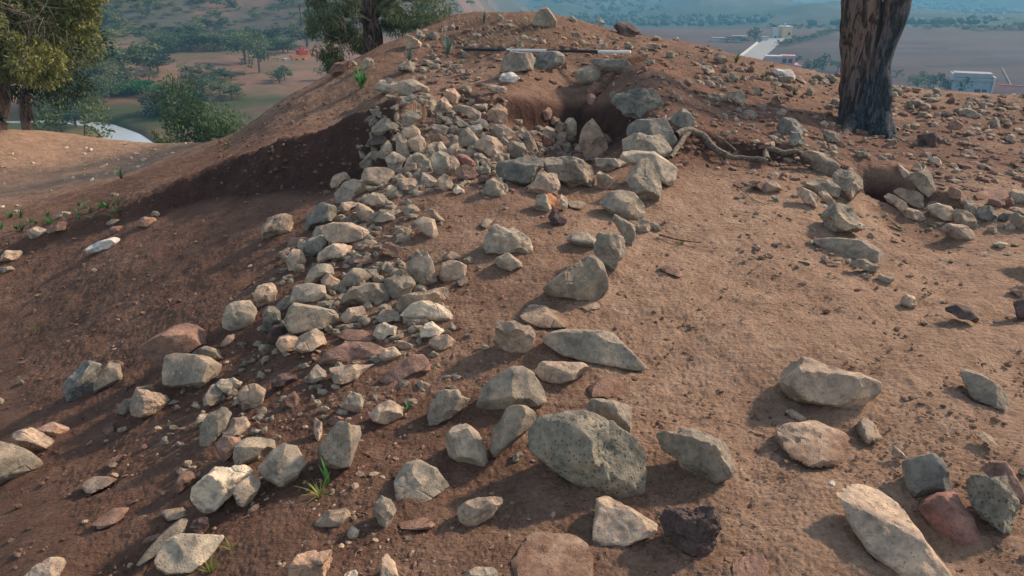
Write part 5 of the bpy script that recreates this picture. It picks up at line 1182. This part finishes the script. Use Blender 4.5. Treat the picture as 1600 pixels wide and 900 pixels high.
VT = [(200, 128, 92, 120, 62, 1, 'wide grey-green tree on the far bank behind the bright reeds'), (237, 116, 90, 48, 44, 0, 'round dark tree on the red field right of the wide grey-green tree'), (135, 120, 95, 80, 60, 1, 'grey-green tree on the far bank behind the leaning dark tree'),
      (300, 80, 122, 60, 30, 0, 'low dark tree at the foot of the brown hill, upper left'), (268, 82, 124, 50, 26, 2, 'green tree at the hill foot, left of the low dark one'), (335, 80, 124, 50, 30, 1, 'grey-green tree at the hill foot, right of the low dark one'),
      (385, 100, 104, 62, 54, 1, 'blue-green tree left of the orange house grove'), (405, 114, 92, 56, 58, 1, 'tall blue-green tree leaning over the red field, left of the orange house'), (438, 130, 76, 46, 28, 2, 'bushy green tree in front of and below the orange house'),
      (440, 74, 118, 46, 26, 0, 'dark tree just behind the orange house, left side'), (480, 74, 120, 60, 34, 0, 'dark tree just behind the orange house, right side'), (515, 124, 80, 44, 36, 2, 'green tree right of the orange house, beside the mound'),
      (310, 130, 84, 40, 16, 0, 'low dark bush in the red field above the round bush'), (335, 124, 90, 40, 14, 2, 'low green bush right of the dark one in the red field'), (362, 124, 92, 36, 13, 0, 'small dark bush at the right of the red field'),
      (420, 166, 30, 22, 26, 2, 'small green bush on the slope below the red field'), (160, 78, 130, 90, 30, 3, 'olive tree in front of the sandy patch, upper left')]
for (u, v, r, w, h, k, lb) in VT: far_tree('valley_tree', u, v, r, w, h, k, lb, group='trees in the river valley')
R = np.random.default_rng(71)
for i in range(80):           # more scrub along the river and below the hill
    u, v = ((R.uniform(120, 250), R.uniform(95, 150)) if i < 24 else (R.uniform(240, 460), R.uniform(64, 84)) if i < 60 else (R.uniform(255, 460), R.uniform(118, 160)) if i < 70 else (R.uniform(60, 140), R.uniform(150, 200)))
    w = R.uniform(26, 50); far_tree('valley_bush', u, v, 100, w, w * R.uniform(.45, .7), int(R.choice([0, 1, 2, 1])), 'grey-green scrub bush among the thickets along the river and hill foot, upper left', group='scrub along the river and hill foot', cat='bush')
R = np.random.default_rng(99); cnt = 0
for i in range(900):          # trees dotted over the brown hillside
    u = R.uniform(100, 740); v = 62 - 80 * R.random() ** 1.3; r = np.interp(v, [-60, 0, 58], [203, 177, 151]) + R.uniform(-2, 2); dens = .95 if u < 230 else .6 if u < 330 else .42
    if R.random() > dens * (1 if v < 20 or u < 200 else .6): continue
    w = R.uniform(9, 26); far_tree('hillside_tree', u, v, r, w, w * R.uniform(.5, .85), int(R.choice([4, 5, 5, 6])), 'small dull green tree dotted on the brown hillside at upper left', group='trees on the left hillside', parts=False); cnt += 1
    if cnt >= 250: break
for i in range(26):
    u = 1215 + i * 15.5 + R.uniform(-4, 4); v = 47 + R.uniform(-2, 2); w = R.uniform(12, 24); far_tree('field_edge_tree', u, v, 268 + R.uniform(-5, 5), w, w * R.uniform(.4, .7), int(R.choice([4, 5])), 'small green tree in the line along the far edge of the big brown field', group='trees along the far edge of the field', parts=False)
for i in range(14):
    f = i / 13; u = 1222 + 100 * f; v = 72 - 24 * f; w = R.uniform(14, 22); far_tree('hedge_bush', u, v, 215 + 45 * f, w, w * .55, int(R.choice([4, 5])), 'bush in the hedge that climbs right from the road beside the yellow house', group='hedge right of the road', cat='bush', parts=False)
for i, (u, v, r, w, h, k) in enumerate([(1262, 112, 128, 34, 22, 4), (1285, 110, 130, 34, 26, 4), (1308, 112, 128, 30, 20, 5), (1240, 100, 136, 22, 14, 4), (1400, 120, 120, 26, 12, 5)]): far_tree('dark_tree', u, v, r, w, h, k, ['dark bushy tree right of the pink houses, nearest them', 'dark bushy tree between the pink houses and the big trunk', 'grey-green bushy tree just left of the big trunk', 'small dark tree behind the pink houses', 'low grey-green bush just right of the big trunk'][i])
for i, (u, v, r, w, h, k) in enumerate([(1432, 140, 112, 44, 28, 2), (1458, 138, 114, 30, 24, 4), (1478, 146, 112, 30, 30, 4), (1497, 150, 110, 22, 32, 4)]): far_tree('farm_tree', u, v, r, w, h, k, ['green bushy tree, leftmost of the group beside the white farmhouse', 'dark tree second from the left in the group by the white farmhouse', 'dark dense tree third from the left by the white farmhouse', 'dark narrow tree touching the left wall of the white farmhouse'][i])
far_tree('roadside_tree', 1180, 62, 236, 30, 20, 4, 'dark round tree left of the road, before the white and yellow houses'); far_tree('roadside_tree', 1160, 66, 232, 26, 10, 4, 'low dark tree further left of the road by the pale sheds'); far_tree('roadside_tree', 1136, 66, 230, 30, 9, 5, 'low grey-green trees patch in front of the pale sheds')
far_tree('field_tree', 1590, 150, 108, 30, 14, 4, 'small dark tree at the right edge beyond the white farmhouse')
# scrub on the far blue hills
CC = []; R = np.random.default_rng(5)
for i in range(3200):
    u = R.uniform(700, 1700); r = math.exp(R.uniform(math.log(330), math.log(1300))); a, _ = pix_az_e(u, 40); CC.append((math.sin(a) * r, math.cos(a) * r, r))
CC = np.array(CC); keep = fbm(CC[:, :2] / 70, 3, 77) > -.1; CC = CC[keep]; zz = zfull(CC[:, :2]); vs = []; R = np.random.default_rng(6); D1, F1 = ico(1); V, F, n = [], [], 0
for (x, y, r), z in zip(CC, zz):
    s = R.uniform(1.0, 2.8) * (r / 500) ** .5; V.append(D1 * (1 + .4 * R.uniform(-1, 1, (len(D1), 1))) * np.array([s, s, s * .7]) + np.array([x, y, z + s * .3])); F.append(F1 + n); n += len(D1)
me = mesh_from('hill_scrub', np.concatenate(V), np.concatenate(F).ravel(), 3, L_DARK, smooth=False); me.attributes.new('tone', 'FLOAT', 'FACE').data.foreach_set('value', np.random.default_rng(1).uniform(0, 1, len(me.polygons)).astype(np.float32)); link('hill_scrub', me, kind='stuff', label='dark scrub and trees covering the far blue hills')

# ------------------------------------------------------------------ river, road, field track
m, nt, b = newmat('river water'); g = N(nt); b.inputs['Base Color'].default_value = (.40, .45, .48, 1); b.inputs['Roughness'].default_value = .18; b.inputs['Specular IOR Level'].default_value = .8  # base colour lightened in place of brighter sky reflection
gp = g.new('ShaderNodeNewGeometry'); g.link(g.bump(g.noise(gp.outputs['Position'], 1.5, 4), .05, .5), b.inputs['Normal']); M_WATER = m
def strip(name, X, wid, zf, mat, label, n=60):
    s = np.linspace(0, len(X) - 1, n); P = spline([np.array([x[0], x[1], 0]) for x in X], n)[:, :2]; w = np.interp(s, np.arange(len(X)), wid); T = np.gradient(P, axis=0); T /= np.linalg.norm(T, axis=1)[:, None]; Nn = np.stack([-T[:, 1], T[:, 0]], 1)
    V = []; cols = 5
    for j in range(cols):
        q = P + Nn * (w * (j / (cols - 1) * 2 - 1))[:, None]; V.append(np.column_stack([q, zf(q)]))
    V = np.concatenate(V); F = [(j * n + i, j * n + i + 1, (j + 1) * n + i + 1, (j + 1) * n + i) for j in range(cols - 1) for i in range(n - 1)]
    return poly_obj(name, V, F, mat, kind='structure', label=label)
strip('river', RIV, np.array(RW) + 1.0, lambda q: np.full(len(q), -12.62), M_WATER, 'calm pale river bending through the valley')
m, nt, b = newmat('road surface'); g = N(nt); gp = g.new('ShaderNodeNewGeometry'); g.link(g.ramp(g.noise(gp.outputs['Position'], .7, 4), [(.3, (.20, .19, .175)), (.7, (.27, .26, .235))]), b.inputs['Base Color']); M_ROAD = m
m, nt, b = newmat('field track'); b.inputs['Base Color'].default_value = (.15, .11, .095, 1); M_TRACK = m
RD = [at_r(1166, 112, 150)[:2], at_r(1160, 96, 164)[:2], at_r(1170, 84, 182)[:2], at_r(1192, 68, 208)[:2], at_r(1212, 59, 232)[:2], at_r(1222, 55, 246)[:2]]
strip('road', RD, [2.6, 2.8, 2.9, 2.9, 2.3, 1.8], lambda q: zfull(q) + .15, M_ROAD, 'pale road climbing through the valley toward the yellow house')
TR = [at_r(1607, 120, 138)[:2], at_r(1590, 98, 165)[:2], at_r(1570, 75, 200)[:2], at_r(1566, 60, 228)[:2]]
strip('field_track', TR, [.1, .1, .12, .12], lambda q: zfull(q) + .08, M_TRACK, 'thin pale track crossing the big brown field')

# ------------------------------------------------------------------ far buildings
def wallmat(name, c, r=.85):
    m, nt, b = newmat(name); g = N(nt); tc = g.new('ShaderNodeTexCoord'); n1 = g.noise(tc.outputs['Object'], .8, 6, .6); g.link(g.ramp(n1, [(.3, tuple(np.array(c) * .8)), (.7, tuple(np.minimum(np.array(c) * 1.1, .85)))]), b.inputs['Base Color']); b.inputs['Roughness'].default_value = r; return m
M_WH, M_YE, M_OR, M_PK, M_GY, M_DK, M_RD = wallmat('white wall', (.50, .48, .455)), wallmat('yellow wall', (.72, .50, .24)), wallmat('orange wall', (.80, .28, .10)), wallmat('pink wall', (.50, .27, .24)), wallmat('grey wall', (.30, .28, .27)), wallmat('dark opening', (.03, .03, .035)), wallmat('red roof', (.42, .06, .04))
M_BG = wallmat('pale blue wall', (.30, .34, .36))
def cube(x0, x1, y0, y1, z0, z1):
    V = np.array([(x, y, z) for x in (x0, x1) for y in (y0, y1) for z in (z0, z1)], float); return V, [(0, 1, 3, 2), (4, 6, 7, 5), (0, 4, 5, 1), (2, 3, 7, 6), (0, 2, 6, 4), (1, 5, 7, 3)]
class House:
    """x runs right in the photo, y away from it, in metres from the foot of the house; rotated about its own base"""
    def __init__(s, name, u, v, r, label, rot=0.0):
        r = fr(u, v); p = at_r(u, v, r); s.z = zat(p[0], p[1]); s.o = empty(name, (p[0], p[1], max(s.z - .3, p[2] - 1.0)), label=label, cat='house' if 'shed' not in name else 'shed'); a, _ = pix_az_e(u, v); s.o.rotation_euler.z = -a + rot; s.s = r / F_PX
        s.top = 0
    def box(s, name, boxes, mat, parent=None):
        V, F = join([cube(*[q * s.s for q in b_]) for b_ in boxes]); return poly_obj(name, V, F, mat, smooth=False, parent=parent or s.o)
h = House('yellow_house', 1222, 60, 240, 'small yellow sunlit house at the head of the road', .5)
h.box('wall', [(-1, 14, 0, 14, -6, 15)], M_YE); h.box('parapet', [(-1.6, 14.6, -.6, 14.6, 15, 17), (3, 5.4, 3, 6, 17, 21)], M_WH); h.box('window', [(8, 11, -.3, 0, 5, 9)], M_DK)
h = House('white_house', 1207, 60, 244, 'narrow white house just left of the yellow one', .3)
h.box('wall', [(-1, 7, 0, 9, -6, 14)], M_WH); h.box('roof', [(-1.4, 7.4, -.4, 9.4, 14, 15), (7.4, 14, 2, 5, 4, 6)], M_GY); h.box('door', [(3, 5, -.3, 0, -1, 5)], M_DK)
h = House('roadside_shed', 1195, 64, 226, 'little pale box-shaped shed on the left side of the road', .4); h.box('wall', [(-4, 5, 0, 7, -5, 6)], M_WH); h.box('roof', [(-4.5, 5.5, -.5, 7.5, 6, 7)], M_GY)
h = House('pale_shed', 1155, 66, 236, 'long low pale building beyond the trees left of the road'); h.box('wall', [(-10, 10, 0, 8, -4, 8)], M_WH); h.box('roof', [(-10.6, 10.6, -.5, 8.5, 8, 10)], M_GY)
h = House('pale_shed', 1122, 66, 238, 'second pale low building, furthest left, beyond the skyline stones'); h.box('wall', [(-9, 9, 0, 8, -4, 6)], M_WH); h.box('roof', [(-9.6, 9.6, -.5, 8.5, 6, 7.5)], M_GY)
h = House('pink_house', 1222, 113, 126, 'low pink-walled house with a pale flat roof behind the skyline stones', .12)
h.box('wall', [(-14, 22, 4, 26, -4, 12), (-14, -4, 0, 4, 12, 22), (-4, 16, 5, 20, 12, 24)], M_PK); h.box('roof', [(-26, -3, -2, 10, 22, 24)], M_WH); [h.box('window', [(x, x + 5, 4.6, 5, 14, 20)], M_DK) for x in (-1, 7)]; h.box('gate_post', [(20, 25, -4, 1, -4, 12)], M_PK); h.box('door', [(4, 9, 3.7, 4, -2, 8)], M_DK)
h = House('white_farmhouse', 1515, 152, 108, 'white farmhouse with a ribbed roof and white end parapets at far right', .18)
h.box('wall', [(-22, 22, 4, 30, -6, 22)], M_BG); h.box('roof', [(-22.5, 22.5, 2, 31, 22, 25), (-22.5, 22.5, 6, 30, 26, 28), (-22, 22, 9, 29, 29, 31), (-22, 22, 7, 30, 25, 29)], M_GY); h.box('parapet', [(22.5, 24.5, 0, 26, -4, 28)], M_WH); h.box('parapet', [(-24.5, -22.5, 6, 28, 22, 30)], M_WH)
h.box('door', [(4, 11, 3.6, 4, -4, 12)], M_DK); [h.box('window', [(x, x + 5, 3.6, 4, 4, 12)], M_DK) for x in (-14, 13)]; h.box('step', [(-24, 24, -3, 4, -6, -2)], M_WH)
h = House('pink_wall', 1566, 150, 114, 'long low pink wall running right from the white farmhouse'); h.o['category'] = 'wall'; h.box('wall', [(-24, 26, 0, 2, -4, 15)], M_PK); h.box('coping', [(-24.4, 26.4, -.4, 2.4, 15, 16)], M_RD)
h = House('orange_house', 470, 94, 100, 'bright orange house with a red roof among trees, upper left', .35)
h.box('wall', [(-12, 10, 0, 14, -6, 10)], M_OR); h.box('roof', [(-1, 12, -1, 14, 10, 16), (2, 8, 2, 8, 16, 19)], M_RD); h.box('side_wall', [(-22, -12.4, 2, 10, -4, 6)], M_WH); [h.box('window', [(x, x + 3.5, -.4, 0, 1, 5)], M_DK) for x in (-8, 2)]
W2 = [at_r(1141, 92, 171)[:2], at_r(1160, 79, 190)[:2], at_r(1184, 63, 218)[:2]]; P = spline([np.array([x[0], x[1], 0]) for x in W2], 20)[:, :2]; z = zfull(P); V = []; T = np.gradient(P, axis=0); T /= np.linalg.norm(T, axis=1)[:, None]; Nn = np.stack([-T[:, 1], T[:, 0]], 1)
for sd2, hh in ((-.2, -.5), (-.2, .6), (.2, .6), (.2, -.5)): V.append(np.column_stack([P + Nn * sd2, z + hh]))
V = np.concatenate(V); F = [(j * 20 + i, j * 20 + i + 1, (j + 1) * 20 + i + 1, (j + 1) * 20 + i) for j in range(3) for i in range(19)]; poly_obj('roadside_wall', V, F, M_WH, smooth=False, label='low white wall along the left side of the pale road', cat='wall')

# ------------------------------------------------------------------ small plants
def tuft(name, u, v, hpx, n, mat, label, seed, width=.09, spread=.5, group=None, cat='plant', curve=.5, base=None):
    R = np.random.default_rng(seed); p = ground(u, v) if base is None else base; t = np.linalg.norm(p - CAMP); h = hpx * t / F_PX; V, F = [], []
    for i in range(n):
        a = R.uniform(0, 6.28); L = h * R.uniform(.55, 1.1); sp = spread * R.uniform(.2, 1); w = h * width * R.uniform(.7, 1.2); dx = np.array([math.cos(a), math.sin(a), 0]); sdv = np.array([-dx[1], dx[0], 0]); st = dx * h * .08 * R.random()
        k = len(V); m_ = 6
        for j in range(m_):
            f = j / (m_ - 1); c = st + dx * L * sp * f ** (1 + curve) + np.array([0, 0, L * (f - .35 * sp * f * f)]); ww = w * (1 - f) ** .6 * (.6 + .8 * f * (1 - f) * 2)
            V += [c - sdv * ww * .5, c + sdv * ww * .5 + np.array([0, 0, ww * .2])]
        F += [(k + 2 * j, k + 2 * j + 1, k + 2 * j + 3, k + 2 * j + 2) for j in range(m_ - 1)]
    me = bpy.data.meshes.new(name); me.from_pydata([tuple(x) for x in V], [], F); me.materials.append(mat); me.update(); me.attributes.new('tone', 'FLOAT', 'FACE').data.foreach_set('value', np.repeat(R.uniform(0, 1, n), 5).astype(np.float32))
    return link(name, me, label=label, cat=cat, group=group, loc=p)
tuft('sprouting_bulb', 513, 754, 46, 9, L_GREEN, 'fresh green sprouting bulb with broad leaves at the foot of the smooth upright stone', 1, .17, .35)
tuft('weed', 500, 778, 34, 16, L_YEL, 'spidery yellow-green weed just below the sprouting bulb', 2, .07, 1.3)
tuft('grass_tuft', 330, 898, 34, 14, L_YEL, 'yellow-green grass tuft right of the cream block at the bottom', 3, .09, .8, cat='grass tuft')
tuft('grass_tuft', 362, 862, 22, 10, L_YEL, 'small grass tuft above the yellow-green one, beside the cream block', 4, .09, 1.0, cat='grass tuft')
tuft('seedling', 639, 642, 22, 9, L_GREEN, 'tiny green seedling between stones at centre left', 5, .12, .8)
tuft('seedling', 484, 474, 14, 16, L_GREEN, 'small green sprig on top of the biggest lower wall stone', 6, .14, 1.0)
tuft('seedling', 500, 441, 16, 5, L_YEL, 'thin yellow-green blade growing between the wall stones', 7, .1, .3)
tuft('shrublet', 565, 138, 34, 40, L_GREEN, 'dark green leafy plant at the upper end of the left cut', 8, .14, .9)
tuft('agave', 700, 86, 34, 14, L_BLUE, 'blue-green agave left of the striped pole', 9, .12, .45); tuft('agave', 756, 36, 20, 12, L_BLUE, 'small blue-green agave on the skyline above the striped pole', 10, .12, .35)
tuft('agave', 640, 96, 26, 16, L_BLUE, 'blue-green leafy plant among stones below the feathery tree', 11, .10, .8); tuft('grass_tuft', 770, 66, 18, 20, L_STRAW, 'dry straw tuft above the left end of the striped pole', 12, .04, .9, cat='grass tuft')
tuft('grass_tuft', 1241, 148, 20, 24, L_BUSH, 'green tuft on the slope left of the big trunk', 13, .08, .9, cat='grass tuft'); tuft('grass_tuft', 1150, 98, 18, 24, L_BUSH, 'green tuft on the skyline below the road', 14, .09, .9, cat='grass tuft'); tuft('grass_tuft', 1196, 122, 16, 24, L_BUSH, 'green tuft left of the white-topped skyline stone', 15, .09, .9, cat='grass tuft')
tuft('seedling', 356, 232, 18, 5, L_GREEN, 'single green sprout on the slope above the left cut', 16, .2, .3); tuft('weed', 190, 280, 22, 18, L_BUSH, 'grey-green weed at the foot of the mound beside the flat ground', 17, .08, .9)
tuft('weed', 1065, 382, 12, 18, L_OLIVE, 'flat olive weed on the soil right of the cracked block', 18, .1, 1.5); tuft('weed', 60, 520, 26, 12, L_OLIVE, 'faint dry weed on the bare left slope', 19, .05, 1.2)
R = np.random.default_rng(44)
for i in range(26):
    u = R.uniform(-5, 185); v = 352 - .12 * u + R.uniform(-16, 14); tuft('ground_weed', u, v, R.uniform(9, 17), 12, L_BUSH if R.random() < .6 else L_GREEN, 'low green weed in the strip along the foot of the left slope', 100 + i, .14, 1.1, group='weeds along the foot of the left slope', cat='weed')
# dry straw and twigs on the soil
def litter(n, us, vs, Lmin, Lmax, seed, keepf=None):
    R = np.random.default_rng(seed); C, D = [], []; pts = scatter_points(n, *us, *vs, keepf, seed); P = [quick_xy(u, v) for u, v in pts]; z = zfull(np.array([p[0][:2] for p in P]))
    a = R.uniform(0, 6.28, len(P)); C = np.array([(p[0][0], p[0][1], zz + .006) for p, zz in zip(P, z)]); D = np.stack([np.cos(a), np.sin(a), R.uniform(-.25, .25, len(P))], 1); return C, D
C0, D0 = litter(1500, (600, 1000), (22, 76), 0, 0, 30); me = leaf_mesh('dry_grass', C0 + np.array([0, 0, .02]), D0 * np.array([1, 1, .3]) + np.array([0, 0, .9]), .075, 9, L_STRAW, 34); link('dry_grass', me, kind='stuff', label='short dry grass on the crest of the mound')
C, D = litter(2600, (380, 1250), (540, 940), 0, 0, 31, lambda u, v: .3 + .7 * math.exp(-((v - 700) / 160) ** 2)); C2, D2 = litter(900, (0, 1600), (300, 940), 0, 0, 32)
me = leaf_mesh('dry_straw', np.concatenate([C, C2]), np.concatenate([D, D2]), .022, 14, L_STRAW, 33); link('dry_straw', me, kind='stuff', label='dry straw and root bits littering the foreground soil')
for i, (pts, rad, lb) in enumerate([([(1155, 295), (1175, 312), (1196, 322)], .004, 'thin pale twig on the open soil at right'), ([(1030, 372), (1060, 380), (1095, 384)], .006, 'dark thin twig on the soil right of the cracked block'), ([(1005, 855), (1015, 868), (1028, 880)], .0025, 'fine dry twig below the crumbly clod'),
                                    ([(1031, 803), (1033, 825), (1035, 848)], .0025, 'fine upright straw in front of the crumbly clod'), ([(572, 806), (560, 800), (600, 785)], .0025, 'fine straw across the soil beside the dark three-sided stone'), ([(1205, 130), (1218, 150), (1226, 165)], .008, 'dry stick on the far slope left of the trunk'), ([(1340, 185), (1375, 205), (1420, 228), (1490, 262)], .008, 'thin dry root trailing down the slope from the trunk')]):
    P = spline([ground(*p) + np.array([0, 0, .008 if rad < .006 else .02]) for p in pts], 14); V, F = tube_verts(P - P[0], np.linspace(rad, rad * .5, 14), 6); poly_obj('twig', V, F, M_TWIG if 'dark' not in lb else M_BARK, label=lb, cat='twig', loc=P[0])
# ------------------------------------------------------------------ the hazy air
zmin = float(gz.min()) - 1.5; zmax = max(float(gz.max()) + 1.0, 20)
V, F = cube(-6100, 6100, -20, 6150, zmin, zmax + 5)
m = bpy.data.materials.new('haze'); m.use_nodes = True; nt = m.node_tree; nt.nodes.clear(); o_ = nt.nodes.new('ShaderNodeOutputMaterial'); pv = nt.nodes.new('ShaderNodeVolumePrincipled')
pv.inputs['Color'].default_value = (.22, .58, .85, 1); pv.inputs['Density'].default_value = .0009; pv.inputs['Anisotropy'].default_value = .2; nt.links.new(pv.outputs[0], o_.inputs['Volume'])
hz = poly_obj('haze', V, F, m, smooth=False, kind='stuff', label='thin blue air haze over the valley and far hills')
hz.display_type = 'WIRE'
